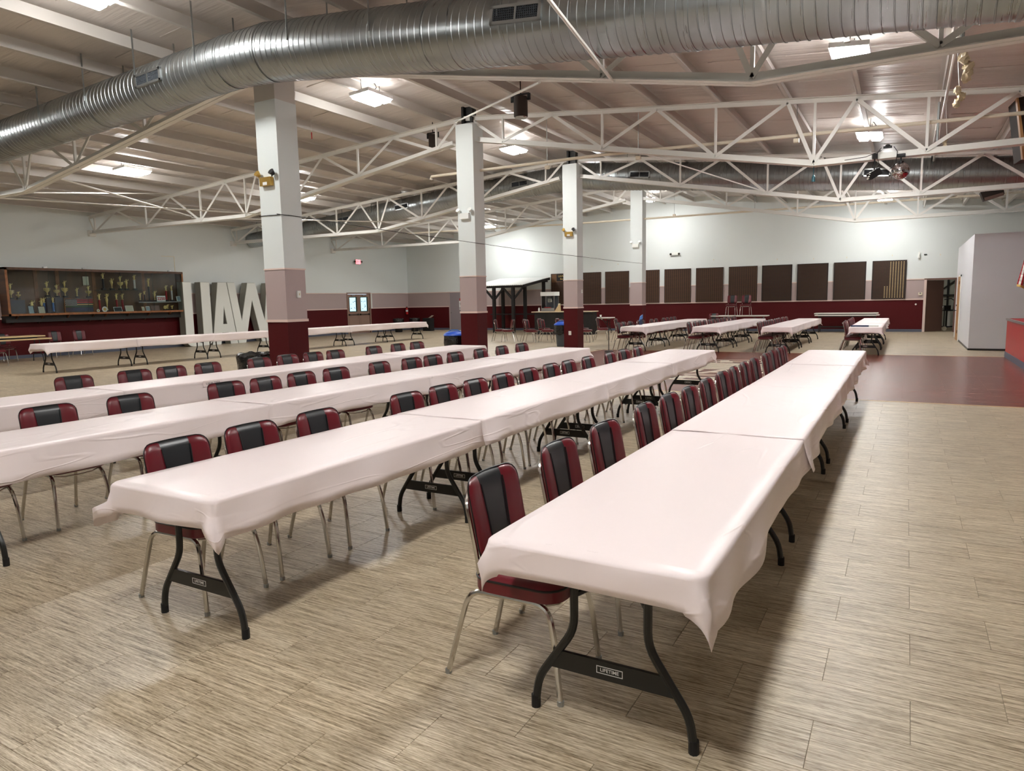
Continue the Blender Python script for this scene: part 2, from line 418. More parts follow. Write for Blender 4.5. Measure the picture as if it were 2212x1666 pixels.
# walls -----------------------------------------------------------
def bandwall(name,fn,s0,s1,top,holes=[],t=.2,seg=None,label=None,bands=True):
    """fn(s,z,d)->xyz ; s along wall, d thickness ; holes=[(a,b,z0,z1)]"""
    b=MB(); ss=sorted(set([s0,s1]+[h for q in holes for h in q[:2]]+(seg or [])))
    bz=[0,ZR,ZT] if bands else [0]
    for i in range(len(ss)-1):
        a,c=ss[i],ss[i+1]; ta,tcv=top(a),top(c)
        zs=sorted(set(bz+[h for q in holes if q[0]<=a and q[1]>=c for h in q[2:]]))
        for j,z in enumerate(zs):
            last=j==len(zs)-1
            z1a=ta if last else zs[j+1]; z1c=tcv if last else zs[j+1]
            zm=z+.01
            if any(q[0]<=a+1e-6 and q[1]>=c-1e-6 and q[2]<=zm<q[3] for q in holes): continue
            b.mi=(2 if z<ZR-.001 else 1 if z<ZT-.001 else 0) if bands else 0
            vs=[fn(a,z,0),fn(c,z,0),fn(c,z1c,0),fn(a,z1a,0),fn(a,z,t),fn(c,z,t),fn(c,z1c,t),fn(a,z1a,t)]
            b.add(vs,[(0,1,2,3),(7,6,5,4),(0,4,5,1),(1,5,6,2),(2,6,7,3),(3,7,4,0)])
    o=b.build(name,[M['wall'],M['taupe'],M['maroon']]); struct(o)
    if label: o['label']=label
    return o
DD=(27.98,29.72)      # double door in the left wall
wl=bandwall('wall_left',lambda s,z,d:(XL-d,s,z),YB,YF,lambda s:deckz(XL)+.05,[(DD[0],DD[1],0,2.12)],seg=None)
SD=(.68,1.66)
wf=bandwall('wall_far',lambda s,z,d:(s,YF+d,z),XL,XR,lambda s:deckz(s)+.05,[(SD[0],SD[1],0,2.1)],seg=[RID])
wr=bandwall('wall_right',lambda s,z,d:(XR+d,s,z),YB,YF,lambda s:deckz(XR)+.05)
wb=bandwall('wall_back',lambda s,z,d:(s,YB-d,z),XL,XR,lambda s:deckz(s)+.05,seg=[RID])
# rails, baseboards
def trim(i,boxes,mt,lab):
    b=MB()
    for q in boxes: b.box(*q)
    o=struct(b.build('trim_%d'%i,mt)); o['label']=lab
for i,(z,h,lab) in enumerate(((ZR,.05,'cream chair rail above the maroon wainscot'),(ZT,.035,'cream strip above the taupe wall band'))):
    trim(1+i*2,[(XL,XL+.022,YB,DD[0]-.06,z-h/2,z+h/2),(XL,XL+.022,DD[1]+.06,YF,z-h/2,z+h/2)],M['rail'],lab+', left wall')
    trim(2+i*2,[(XL,SD[0]-.06,YF-.022,YF,z-h/2,z+h/2)]+([(SD[1]+.06,XR,YF-.022,YF,z-h/2,z+h/2)]),M['rail'],lab+', far wall')
b=MB(); b.box(XL,XL+.015,YB,DD[0]-.06,0,.11); b.box(XL,XL+.015,DD[1]+.06,YF,0,.11); struct(b.build('baseboard_left',M['base']))
b=MB(); b.box(XL,-22.85,YF-.015,YF,0,.11); b.box(-21.7,SD[0]-.06,YF-.015,YF,0,.11); struct(b.build('baseboard_far',M['base']))

# ceiling deck + purlins -------------------------------------------
b=MB(); n=1
for xa,xb in ((XL-.2,RID),(RID,XR+.2)):
    b.add([(xa,YB-.2,deckz(xa)),(xb,YB-.2,deckz(xb)),(xb,YF+.2,deckz(xb)),(xa,YF+.2,deckz(xa)),(xa,YB-.2,deckz(xa)+.15),(xb,YB-.2,deckz(xb)+.15),(xb,YF+.2,deckz(xb)+.15),(xa,YF+.2,deckz(xa)+.15)],
      [(0,3,2,1),(4,5,6,7),(0,1,5,4),(1,2,6,5),(2,3,7,6),(3,0,4,7)])
ceil=struct(b.build('ceiling',M['deck'])); ceil['label']='white vinyl insulated roof underside'
PX=[-25.1,-23.75,-22.4,-21.05,-19.7,-18.36,-17.0,-15.67,-14.3,-12.95,-11.6,-10.25,-8.85,-7.35,-6.1,-4.8,-3.5,-2.2,-.95,.4,1.75,3.1,4.45,5.8]
for x in PX:
    b=MB(); z=tc(x); h=.215; sg=1 if x<RID else -1
    b.box(x-.006,x+.006,YB,YF,z,z+h); b.box(x,x+.075,YB,YF,z-.0,z+.008); b.box(x-.075,x,YB,YF,z+h-.008,z+h)
    b.box(x+.07,x+.076,YB,YF,z,z+.02)
    b.build('purlin',M['purlin'],ceil)
# insulation seams across each strip
b=MB()
for k in range(26):
    y=YB+1.0+k*1.65
    for i in range(len(PX)-1):
        xa,xb=PX[i]+.1,PX[i+1]-.1; 
        if xa<RID<xb: continue
        yy=y+random.uniform(-.1,.1)
        b.beam((xa+.15,yy,deckz(xa+.15)-.008),(xb-.15,yy,deckz(xb-.15)-.003),.022,.008)
o=b.build('insulation_seam',M['deck'],ceil); tag(o,kind='stuff')

# roof trusses -----------------------------------------------------
TY=[8.72,14.82,20.92,27.02]
BN=[(-25.5,4.30),(-22.5,4.30),(-19.65,4.29),(-17.55,4.29),(-15.5,4.58),(-13.05,5.0),(-10.45,5.36),(-8.52,5.34),(-6.0,4.88),(-3.53,4.41),(-1.67,4.08),(.19,4.09),(2.6,4.09),(5.6,4.1)]
TN=[-25.8,-24.1,-21.1,-18.4,-17.0,-14.3,-11.8,-9.78,None,-7.2,-4.75,-2.16,-.96,1.5,4.1,6.55]
def truss(y,label):
    t=thing('roof_truss',label,'truss',(0,y,0),group='white roof trusses')
    def chord(pts,name,hh=.1):
        for (x0,z0),(x1,z1) in zip(pts[:-1],pts[1:]):
            b=MB(); d=Vector((x1-x0,0,z1-z0)).normalized(); nrm=Vector((-d.z,0,d.x))
            P0=Vector((x0,0,z0));P1=Vector((x1,0,z1))
            # double angle: two legs up, two flanges out
            for sgn in (-1,1):
                b.beam(P0+Vector((0,sgn*.012,0))+nrm*.055,P1+Vector((0,sgn*.012,0))+nrm*.055,.012,.115,nrm)
                b.beam(P0+Vector((0,sgn*.06,0)),P1+Vector((0,sgn*.06,0)),.10,.012,nrm)
            b.build(name,M['truss'],t)
    chord([(-25.75,4.30),(-17.55,4.27)],'bottom_chord'); chord([(-17.55,4.27),(-9.95,5.45)],'bottom_chord')
    chord([(-9.25,5.45),(-1.67,4.05)],'bottom_chord'); chord([(-1.67,4.05),(6.55,4.07)],'bottom_chord')
    for a,c in ((-25.78,RID),(RID,6.58)):
        b=MB(); 
        for sgn in (-1,1):
            b.beam((a,sgn*.012,tc(a)-.05),(c,sgn*.012,tc(c)-.05),.01,.085); b.beam((a,sgn*.05,tc(a)-.008),(c,sgn*.05,tc(c)-.008),.085,.01)
        b.build('top_chord',M['truss'],t)
    for i,(bx,bz) in enumerate(BN):
        l_=TN[i] if i<7 else TN[i+1]; r_=TN[i+1] if i<7 else TN[i+2] if i+2<len(TN) else None
        if i==7: l_=-9.42
        for q in (l_,r_):
            if q is None: continue
            b=MB(); d_=Vector((q-bx,0,tc(q)-.06-bz-.03)).normalized(); n_=Vector((-d_.z,0,d_.x)); b.beam((bx,-.03,bz+.03),(q,-.03,tc(q)-.06),.062,.010,(0,1,0)); b.beam(Vector((bx,0,bz+.03))+n_*.034,Vector((q,0,tc(q)-.06))+n_*.034,.06,.008,n_); b.build('diagonal_web',M['truss'],t)
        b=MB(); b.beam((bx+.0,0,bz+.04),(bx+.0,0,tc(bx)-.04),.045,.05,(0,1,0)); b.build('vertical_web',M['truss'],t)
        b=MB(); b.box(bx-.13,bx+.13,-.008,.008,bz-.01,bz+.09); b.build('gusset_plate',M['truss'],t)
    b=MB(); b.box(-25.8,-25.68,-.12,.12,4.2,4.42); b.build('wall_bracket',M['truss'],t)
    return t
for y,lab in zip(TY,('white steel roof truss nearest the camera, along the big duct and first column','second white steel roof truss, resting on the second column','third white steel roof truss, resting on the third column','farthest white steel roof truss, over the fourth column')): truss(y,lab)
truss(2.62,'white steel roof truss above the camera, out of view')

# columns ----------------------------------------------------------
CXc,CW,CDp=-9.475,.49,.46
colnames=['nearest maroon and white square column','second square column, behind the nearest one','third square column, beside the grey trash can','farthest square column, before the brown wall boards']
for i,(y,lab) in enumerate(zip((8.51,14.59,20.64,26.94),colnames)):
    t=thing('column',lab,'column',(CXc,y+CDp/2,0),group='square columns'); 
    ctop=5.86; bt=(1.34,2.22)
    x,yy=CW/2,CDp/2
    b=MB(); b.box(-x,x,-yy,yy,0,bt[0]); b.build('maroon_base',M['maroon'],t)
    b=MB(); b.box(-x,x,-yy,yy,bt[0],bt[1]); b.build('taupe_band',M['taupe'],t)
    b=MB(); b.box(-x,x,-yy,yy,bt[1],5.0 if i==0 else ctop); b.build('white_shaft',M['wall'],t)
    if i==0:
        b=MB(); b.box(-x+.004,x-.004,-yy+.004,yy-.004,5.0,5.5); o=b.build('bare_cap',M['purlin'],t); o['label']='unpainted grey column head'
    b=MB(); b.box(-x-.014,x+.014,-yy-.014,yy+.014,bt[0]-.025,bt[0]+.02); b.build('rail',M['rail'],t)
    b=MB(); b.box(-x-.01,x+.01,-yy-.01,yy+.01,bt[1]-.01,bt[1]+.015); b.build('paint_strip',M['rail'],t)
    b=MB()
    for sx in (-1,1): b.box(sx*.12-.03,sx*.12+.03,-.1,.1,5.4,6.3)
    b.box(-.16,.16,-.012,.012,5.4,6.3)
    b.build('steel_core',M['dsteel'] if i else M['purlin'],t)
    # emergency light on the front face
    warm=i%2==0
    hm=M['brass'] if warm else M['white']
    et=thing('emergency_light',('brass coloured' if warm else 'white')+' twin-head emergency light on the '+['nearest','second','third','farthest'][i]+' column','emergency light',(CXc-.02,y,3.70),group='emergency lights on the columns')
    b=MB(); b.box(-.13,.13,-.075,-.002,-.09,.05); b.build('housing',hm,et)
    for sx in (-1,1):
        b=MB(); b.tube([(sx*.15,-.05,.05),(sx*.17,-.06,.10)],.012,6); b.tube([(sx*.17,-.09,.13),(sx*.17,-.03,.09)],[.055,.03],10); b.build('lamp_head',M['black'] if (i in(0,2) and sx>0) else hm,et,True)
    b=MB(); b.box(-.05,.05,-.078,-.07,-.08,-.03); b.build('label_plate',M['white'],et)
# switch and outlet
t=thing('switch_box','white switch box on the side of the nearest column','switch',(CXc+CW/2,8.78,1.79)); b=MB(); b.box(.001,.035,-.035,.035,-.06,.06); b.build('box',M['white'],t); b=MB(); b.box(.036,.046,-.01,.01,-.02,.02); b.build('toggle',M['cream'],t)
t=thing('switch_box','small switch box on the side of the third column','switch',(CXc+CW/2,20.95,1.86)); b=MB(); b.box(.001,.03,-.035,.035,-.055,.055); b.build('box',M['white'],t); b=MB(); b.box(.03,.04,-.01,.01,-.02,.02); b.build('toggle',M['cream'],t)
t=thing('wall_outlet','white outlet cover low on the maroon part of the third column','outlet',(CXc-.03,20.64,.52)); b=MB(); b.box(-.045,.045,-.012,-.001,-.065,.065); b.build('cover_plate',M['white'],t); b=MB(); b.box(-.018,.018,-.016,-.012,-.045,-.01); b.box(-.018,.018,-.016,-.012,.01,.045); b.build('socket',M['cream'],t)
# thin cable along the columns
b=MB()
pts=[(-9.215,8.4,3.12),(-9.215,9.0,3.12),(-9.2,11.8,3.05),(-9.215,14.6,3.02),(-9.2,17.8,2.97),(-9.215,21,2.97),(-9.2,24,2.95),(-9.215,26.9,2.97)]
b.tube(pts,.006,5); b.tube([(-9.215,8.4,3.12),(-9.25,8.5,3.12),(-9.75,8.5,3.13)],.006,5)
tag(b.build('cable',M['black']),'thin dark cable strung from column to column','cable')

# lamps ------------------------------------------------------------
MLAMP=mat('lit lamp lens',(255,255,255),.5,emit=LAMPCOL,es=LAMP)
MUP=mat('lit uplight slot',(255,255,255),.5,emit=LAMPCOL,es=LAMP*.12)
def mk_lamp():
    t=thing('high_bay_lamp','','lamp')
    b=MB(); b.box(-.27,.27,-.40,.40,.0,.07); b.box(-.1,.1,-.3,.3,.07,.11); b.build('housing',M['lamp'],t)
    for sx in (-1,1):
        b=MB(); x0,x1=(.015,.25) if sx>0 else (-.25,-.015)
        b.add([(x0,-.38,0),(x1,-.38,0),(x1,.38,0),(x0,.38,0),(x0+.03,-.35,-.06),(x1-.03,-.35,-.06),(x1-.03,.35,-.06),(x0+.03,.35,-.06)],[(4,7,6,5),(0,1,5,4),(1,2,6,5),(2,3,7,6),(3,0,4,7),(0,3,2,1)])
        b.build('lens',MLAMP,t)
        b=MB(); x0,x1=(.13,.25) if sx>0 else (-.25,-.13)
        b.box(x0,x1,-.38,.38,.071,.076); b.build('uplight_slot',MUP,t)
    b=MB()
    for sy in (-.3,.3): b.tube([(0,sy,.1),(0,sy,.36)],.006,5)
    b.build('hanger_chain',M['dsteel'],t)
    b=MB(); b.tube([(.05,0,.1),(.12,.05,.2),(.05,.1,.3),(-.05,.12,.36)],.009,5); b.build('power_cord',M['black'],t)
    return t
lp=mk_lamp(); used=False
lx=[(-18.8,5.37,'left'),(-10.2,5.99,'middle'),(-.9,5.19,'right')]
ly=[(-6.2,'behind'),(-.1,'behind'),(6.05,'nearest'),(12.1,'second'),(18.35,'third'),(24.45,'fourth'),(30.95,'farthest')]
for x,z,a in lx:
    for y,c in ly:
        if c=='behind' and (a=='left' or (a=='middle' and y<-1)): continue
        if c=='behind':
            lab='lit high bay lamp in the %s line, out of view %s the camera'%(a,'just behind' if y>-1 else 'far behind')
        else: lab='lit high bay lamp, %s of the %s line of ceiling lamps'%(c,a)
        if not used: o=lp; used=True; o['label']=lab; o['group']='high bay lamps'
        else: o=dup(lp,(x,y,z),0,lab,'high bay lamps')
        o.location=(x,y,z); o.rotation_euler=(0,-.0716 if x<RID else .097,0)

# ducts ------------------------------------------------------------
def lerp(a,c,t): return a+(c-a)*t
def duct(y,pts,label,pitch,vents,seg=32):
    """pts: list (x,z,r)"""
    t=thing('spiral_duct',label,'duct',(0,y,0),group='galvanised spiral ducts')
    # resample
    def at(x):
        for (x0,z0,r0),(x1,z1,r1) in zip(pts[:-1],pts[1:]):
            if x<=x1+1e-9: k=(x-x0)/(x1-x0); return lerp(z0,z1,k),lerp(r0,r1,k)
        return pts[-1][1],pts[-1][2]
    X0,X1=pts[0][0],pts[-1][0]
    secs=[X0]; L=3.05
    brk=[p[0] for p in pts[1:-1]]
    x=X0
    while x<X1-.6:
        nx=min(x+L,X1)
        for q in brk:
            if x+.3<q<=nx+.3: nx=q
        secs.append(nx); x=nx
    for s0,s1 in zip(secs[:-1],secs[1:]):
        b=MB(); P=[];Rd=[]
        x=s0; d=0
        k0=int((s0-X0)/pitch)+1
        xs=[s0]
        xk=X0+k0*pitch
        while xk<s1-.012:
            xs+= [xk-.008,xk-.0035,xk+.0035,xk+.008]; xk+=pitch
        xs.append(s1)
        for x in xs:
            z,r=at(x); ridge=0
            kk=(x-X0)/pitch; fr=abs(kk-round(kk))*pitch
            if fr<.006 and x not in(s0,s1): ridge=.0065
            P.append((x,0,z)); Rd.append(r+ridge)
        # rings tilted a little like a helix seam
        o=len(b.v); n=seg
        for i,(p,r) in enumerate(zip(P,Rd)):
            tl=0 if i in (0,len(P)-1) else .03
            za,zb=at(p[0]-.01)[0],at(p[0]+.01)[0]; sl=(zb-za)/.02
            for k in range(n):
                a=2*PI*k/n; yy=math.cos(a)*r; zz=math.sin(a)*r
                b.v.append((p[0]-sl*zz+tl*math.cos(a),yy,p[2]+zz))
        for i in range(len(P)-1):
            for k in range(n):
                k2=(k+1)%n; b.face((o+i*n+k,o+(i+1)*n+k,o+(i+1)*n+k2,o+i*n+k2))
        b.build('duct_section',M['duct'],t,True,fix=False)
        z,r=at(s1); b=MB()
        b.tube([(s1-.024,0,at(s1-.024)[0]),(s1-.02,0,at(s1-.02)[0]),(s1+.02,0,at(s1+.02)[0]),(s1+.024,0,at(s1+.024)[0])],[r+.002,r+.011,r+.011,r+.002],seg); b.build('coupling_band',M['duct'],t,True)
        # hanger straps
        for xx in (s0+.75,s0+2.25):
            if xx>s1-.2: continue
            z,r=at(xx); b=MB()
            b.beam((xx,-r*1.0,z),(xx,-r*1.0,deckz(xx)-.02),.03,.004,(1,0,0))
            b.beam((xx,r*1.0,z),(xx,r*1.0,deckz(xx)-.02),.03,.004,(1,0,0))
            arc=[(xx,r*1.012*math.cos(a),z+r*1.012*math.sin(a)) for a in [PI+PI*i/16 for i in range(17)]]
            for p,q in zip(arc[:-1],arc[1:]): b.beam(p,q,.03,.004,(0,(p[1]+q[1])/2,(p[2]+q[2])/2-z))
            b.build('hanger_strap',M['galv'],t)
    for xv,ang in vents:
        z,r=at(xv); z2,_=at(xv+.3); z1,_=at(xv-.3); sl=math.atan2(z2-z1,.6)
        V=MB(); wv,hv=.34,.105
        c=Vector((0,-math.cos(ang),math.sin(ang)))
        ex=Vector((math.cos(sl),0,math.sin(sl))); ez=ex.cross(c)*-1
        if ez.z<0: ez=-ez
        o0=Vector((xv,0,z))+c*(r+.012)
        def bb(mb,u0,u1,v0,v1,d0,d1):
            vs=[o0+ex*u+ez*v+c*dd for dd in (d0,d1) for u,v in ((u0,v0),(u1,v0),(u1,v1),(u0,v1))]
            mb.add(vs,[(0,3,2,1),(4,5,6,7),(0,1,5,4),(1,2,6,5),(2,3,7,6),(3,0,4,7)])
        for q in ((-wv,wv,-hv,-hv+.035),(-wv,wv,hv-.035,hv),(-wv,-wv+.04,-hv,hv),(wv-.04,wv,-hv,hv),(-.012,.012,-hv,hv)): bb(V,*q,-.06,.012)
        vt=V.build('air_grille',M['galv'],t)
        V=MB(); bb(V,-wv+.03,wv-.03,-hv+.03,hv-.03,-.02,-.005); V.build('grille_core',M['grille'],vt)
        V=MB()
        for i in range(24): 
            u=-wv+.05+i*(2*wv-.1)/23; bb(V,u-.002,u+.002,-hv+.035,hv-.035,-.005,.006)
        for i in range(5):
            v=-hv+.055+i*(2*hv-.11)/4; bb(V,-wv+.04,wv-.04,v-.002,v+.002,-.005,.006)
        V.build('grille_louvre',M['can'],vt)
    return t
duct(7.9,[(-25.7,4.66,.36),(-16.7,5.12,.37),(-9.45,5.44,.39),(-8.55,5.42,.41),(-5.1,5.02,.42),(-2.1,4.70,.42),(.8,4.42,.42),(6.5,3.9,.42)],'large galvanised spiral duct crossing the top of the view',.112,[(-11.05,.0),(-4.1,.02)])
duct(21.9,[(-25.7,4.5,.32),(-22.2,4.78,.33),(-14.3,5.46,.39),(-9.7,5.68,.42),(-8.6,5.56,.43),(-3.15,5.02,.41),(2.4,4.54,.41),(6.5,4.15,.41)],'galvanised spiral duct farther back, behind the third roof truss',.112,[(-19.9,.0),(-16.9,.0),(-11.75,.0),(-7.45,.0),(-.85,.0)],28)

# pipes, rods ------------------------------------------------------
def rod(pts,r,label,name='pipe',cat='pipe',mt='pipe',n=8,collars=()):
    t=thing(name,label,cat,pts[0]) 
    o=Vector(pts[0]); q=[Vector(p)-o for p in pts]
    b=MB(); b.tube(q,r,n); b.build('pipe_run',M[mt],t,True)
    for x in collars:
        p0,p1=q[0],q[-1]; k=(x-pts[0][0])/(pts[-1][0]-pts[0][0]); c=p0.lerp(p1,k); d=(p1-p0).normalized()
        b=MB(); b.tube([c-d*.05,c+d*.05],r*1.35,n); b.build('coupling',M[mt],t,True)
        b=MB(); xx=c.x+o.x; b.tube([c,c+Vector((0,0,tc(xx)-(c.z+o.z)))],.007,5); b.build('hanger_rod',M['galv'],t)
    return t
rod([(-10.72,14.9,4.71),(-10.70,14.9,4.79),(-6,14.9,4.785),(-1.3,14.9,4.66),(6.5,14.9,4.46)],.034,'cream pipe running from the second column to the right',collars=(-7.4,-5.2,-2.0))
rod([(-21,27.12,4.9),(-12.7,27.12,4.75),(-2.4,27.12,4.68),(6.5,27.12,4.62)],.036,'cream pipe running past the farthest column',collars=(-16,-8,-5,0))
rod([(-16.4,8.72,4.5),(-20.15,14.82,4.5)],.022,'white brace pipe between the first two trusses, upper left','brace_pipe','pipe','truss')
rod([(-17.75,8.72,4.28),(-21.30,14.70,5.30)],.018,'thin white brace rising to the second truss, upper left','brace_pipe','pipe','truss')
rod([(-19.6,8.72,4.35),(-17.0,14.82,4.33)],.016,'thin white rod under the trusses, far upper left','brace_pipe','pipe','truss')
rod([(-4.43,8.72,4.52),(-9.85,14.82,6.0)],.02,'white brace from the nearest truss to the second column head','brace_pipe','pipe','truss')
rod([(-3.38,8.70,4.36),(-2.35,2.66,4.19)],.02,'white brace slanting across the large duct','brace_pipe','pipe','truss')
rod([(-20.15,14.82,4.45),(-15.6,20.92,4.5)],.018,'white brace between second and third truss left of the nearest column','brace_pipe','pipe','truss')
rod([(-15.5,20.92,4.7),(-12.9,27.02,4.95)],.018,'white brace between third and farthest truss','brace_pipe','pipe','truss')
rod([(-5.2,14.82,4.75),(-3.6,20.92,4.5)],.016,'thin rod between second and third truss right of third column','brace_pipe','pipe','truss')
# sprinkler riser group on the right
t=thing('ceiling_conduit','pale conduit along the roof slope near the mirror ball','conduit',(.45,9,0))
b=MB(); b.tube([(0,-6,5.0),(0,24,5.0)],.025,8); b.build('conduit_run',M['truss'],t,True)
b=MB(); b.tube([(-.06,0,4.1),(-.06,0,4.95)],.02,6); b.tube([(-.1,5.9,4.1),(-.1,5.9,4.95)],.02,6); b.build('drop_pipe',M['galv'],t,True)
for i,(x,y,z,s,lab) in enumerate(((.62,9.3,4.65,.11,'crumpled cream balloon cluster above the nearest truss, right side'),(.5,11.2,4.55,.16,'larger crumpled cream balloon cluster between the first two trusses'),(.52,12.0,4.35,.12,'cream deflated balloon hanging just below the larger cluster'),(.5,14.9,4.25,.08,'small cream balloon scrap at the second truss, right side'))):
    t=thing('deflated_balloon',lab,'balloon',(x,y,z),group='deflated cream balloons')
    for k in range(3):
        b=MB(); 
        n=8; o=[]
        c=(random.uniform(-.5,.5)*s,random.uniform(-.5,.5)*s,(-.9+k*.7)*s)
        b.sphere(c,s*.38,7,1.3); b.v=[(vx+random.uniform(-.12,.12)*s,vy+random.uniform(-.12,.12)*s,vz+random.uniform(-.12,.12)*s) for vx,vy,vz in b.v]
        b.build('balloon_lobe',M['crumple'],t)
    b=MB(); b.tube([(0,0,.3*s),(-.05,0,4.97-z)],.004,4); b.build('string',M['white'],t)

# pendant speakers, mirror ball ------------------------------------
def pend(x,y,z,r,h,label):
    t=thing('pendant_speaker',label,'speaker',(x,y,z),group='dark pendant speakers')
    b=MB(); b.lathe([(r*.92,-h/2),(r,-h/2+.02),(r,h/2-.05),(r*.95,h/2)],n=20); b.build('cabinet',M['dark'],t,True)
    b=MB(); b.lathe([(r*.85,-h/2-.015),(r*.9,-h/2)],n=20); b.build('bottom_ring',M['silverm'],t,True)
    b=MB(); b.beam((-r*1.35,0,h/2-.08),(-r*1.35,0,h/2+.05),.03,.06); b.beam((r*1.35,0,h/2-.08),(r*1.35,0,h/2+.05),.03,.06); b.beam((-r*1.4,0,h/2+.05),(r*1.4,0,h/2+.05),.06,.02)
    for s in (-1,1): b.beam((s*r,0,h/2-.06),(s*r*1.4,0,h/2-.06),.03,.02)
    b.tube([(0,0,h/2+.05),(0,0,deckz(x)-z-.02)],.012,6); b.build('yoke_bracket',M['black'],t)
pend(-7.1,13.1,5.56,.145,.40,'dark pendant speaker hanging above, between second and third column')
pend(-10.9,15.3,5.75,.115,.34,'smaller dark pendant speaker left of the second column head')
t=thing('mirror_ball','mirror ball hanging under the second truss at right','mirror ball',(-.2,14.75,3.80))
b=MB(); n1,n2=22,40
for i in range(n1):
    for k in range(n2):
        p=[]
        for (a,c) in ((i,k),(i,k+1),(i+1,k+1),(i+1,k)):
            th=PI*(a*.96+.42)/n1; 
            ph=2*PI*c/n2; p.append((.15*math.sin(th)*math.cos(ph),.15*math.sin(th)*math.sin(ph),.15*math.cos(th)))
        cc=Vector([sum(q[j] for q in p)/4 for j in range(3)])
        p=[cc+(Vector(q)-cc)*.95 for q in p]; j=Vector([random.uniform(-1,1)*.0025 for _ in range(3)]); p[0]+=j
        b.add(p,[(0,3,2,1)])
o=b.build('mirror_facet',M['mirror'],t,fix=False); tag(o,kind='stuff')
b=MB(); b.sphere((0,0,0),.146,12); b.build('ball_core',M['can'],t,True)
b=MB(); b.lathe([(.045,.14),(.045,.17),(.015,.18),(.015,.25)],n=10); b.box(-.07,.07,-.04,.04,.24,.3); b.build('motor_mount',M['black'],t)
t=thing('stage_light','black clamped stage light with rows of small lenses left of the mirror ball','stage light',(-.62,14.7,3.78),rz=.3)
b=MB(); b.beam((-.09,-.03,-.05),(.09,.02,.06),.11,.12); b.build('lamp_body',M['black'],t)
b=MB()
for i in range(4):
    for j in range(3): b.sphere((-.115+i*.010,-.085+j*.032,-.085+i*.036),.011,6)
b.build('small_lens',M['white'],t,True)
b=MB(); b.tube([(0,0,.08),(0,0,.3)],.012,6); b.box(-.04,.04,-.04,.04,.27,.36); b.build('clamp',M['black'],t)
t=thing('clamped_effect_light','small black light clamped on top of the truss chord above mirror ball','stage light',(-.42,14.72,4.24))
b=MB(); b.sphere((0,0,.02),.045,8,.7); b.box(-.07,.07,-.03,.03,-.02,.015); b.build('lamp_body',M['black'],t,True)
b=MB(); b.tube([(-.1,0,0),(-.18,-.03,-.12),(-.12,-.05,-.3),(-.2,-.02,-.42)],.006,5); b.tube([(.1,0,0),(.16,-.03,-.1),(.14,-.03,-.32),(.05,-.02,-.4)],.006,5); b.tube([(-.1,0,-.05),(-.35,-.03,-.14),(-.7,-.04,-.16)],.006,5); b.build('loose_cable',M['black'],t,True)
t=thing('pull_cord','teal tasselled pull hanging from the second truss','pull cord',(-1.66,14.8,3.83))
b=MB(); b.tube([(0,0,.05),(0,0,.25)],.006,5); b.build('cord',M['teal'],t)
b=MB(); b.lathe([(.035,-.07),(.03,.02),(.015,.05),(.008,.06)],n=10); b.build('tassel',M['teal'],t,True)
t=thing('hanging_loudspeaker','large dark loudspeaker cabinet hung at the right edge of the view','speaker',(2.0,15.5,4.4),rz=.1)
b=MB(); b.prism([(-.52,.5),(.35,.62),(.35,-.48),(-.38,-.52)],'y',-.3,.35); b.build('cabinet',M['dark'],t)
b=MB(); b.prism([(-.535,.5),(-.51,.5),(-.33,-.53),(-.39,-.53)],'y',-.31,-.2); o=b.build('cabinet_side',M['oak'],t)
b=MB(); b.tube([(-.3,0,.5),(-.3,0,deckz(2)-4.4)],.008,5); b.tube([(.2,0,.55),(.2,0,deckz(2)-4.4)],.008,5); b.build('chain',M['dsteel'],t)
t=thing('hanging_loudspeaker','smaller tilted brown loudspeaker under the farthest truss at right','speaker',(2.1,26.0,4.47))
b=MB(); b.prism([(-.3,.12),(.28,.16),(.31,.02),(.0,-.09),(-.2,-.13)],'y',-.2,.2); b.build('cabinet',M['dark'],t)
b=MB(); b.beam((-.18,-.2,-.1),(.29,-.2,.02),.02,.09); b.build('front_baffle',M['brown'],t)
b=MB(); b.tube([(-.15,0,.12),(-.15,0,deckz(2.1)-4.47)],.01,5); b.tube([(.2,0,.14),(.2,0,deckz(2.1)-4.47)],.01,5); b.build('hanger_rod',M['dsteel'],t)
t=thing('red_ribbon','short red ribbon hanging between the purlins near the first lamp','ribbon',(-12.3,12.4,5.55))
b=MB(); b.box(-.015,.015,-.002,.002,-.09,.06); b.build('ribbon_strip',M['stripered'],t); b=MB(); b.tube([(0,0,.06),(0,0,deckz(-12.3)-5.55)],.003,4); b.build('string',M['white'],t)

# ---------------------------------------------------------------- partition, stage, doors
PXa,PY0,PY1,PZ=1.53,22.85,29.6,3.15
b=MB(); b.box(PXa,XR-.01,PY0,PY1,0,PZ); pw=struct(b.build('wall_partition',M['part'])); pw['label']='pale full-height partition box at right of the dance floor'
b=MB(); b.box(PXa-.012,PXa,PY0-.012,26.95,0,.05); b.box(PXa-.012,XR-.01,PY0-.012,PY0,0,.05); struct(b.build('baseboard_partition',M['dsteel']))
t=struct(thing('door_3',None,None,(PXa,27.68,0))); t['label']='natural wood door in the side of the partition'
b=MB(); b.box(-.045,-.004,-.5,.5,0.01,2.1); b.build('door_leaf',M['oak'],t)
b=MB(); b.box(-.03,-.002,-.56,-.5,0,2.16); b.box(-.03,-.002,.5,.56,0,2.16); b.box(-.03,-.002,-.56,.56,2.1,2.16); b.build('door_frame',M['white'],t)
b=MB(); 
for z in (.25,1.85): b.box(-.058,-.045,-.52,-.47,z,z+.1)
b.build('hinge',M['dsteel'],t)
b=MB(); b.tube([(-.045,.42,.98),(-.1,.42,.98)],.012,8); b.sphere((-.11,.42,.98),.03,8); b.build('door_handle',M['dsteel'],t,True)
b=MB(); b.tube([(-.045,.42,1.15),(-.065,.42,1.15)],.028,10); b.build('deadbolt',M['dsteel'],t,True)
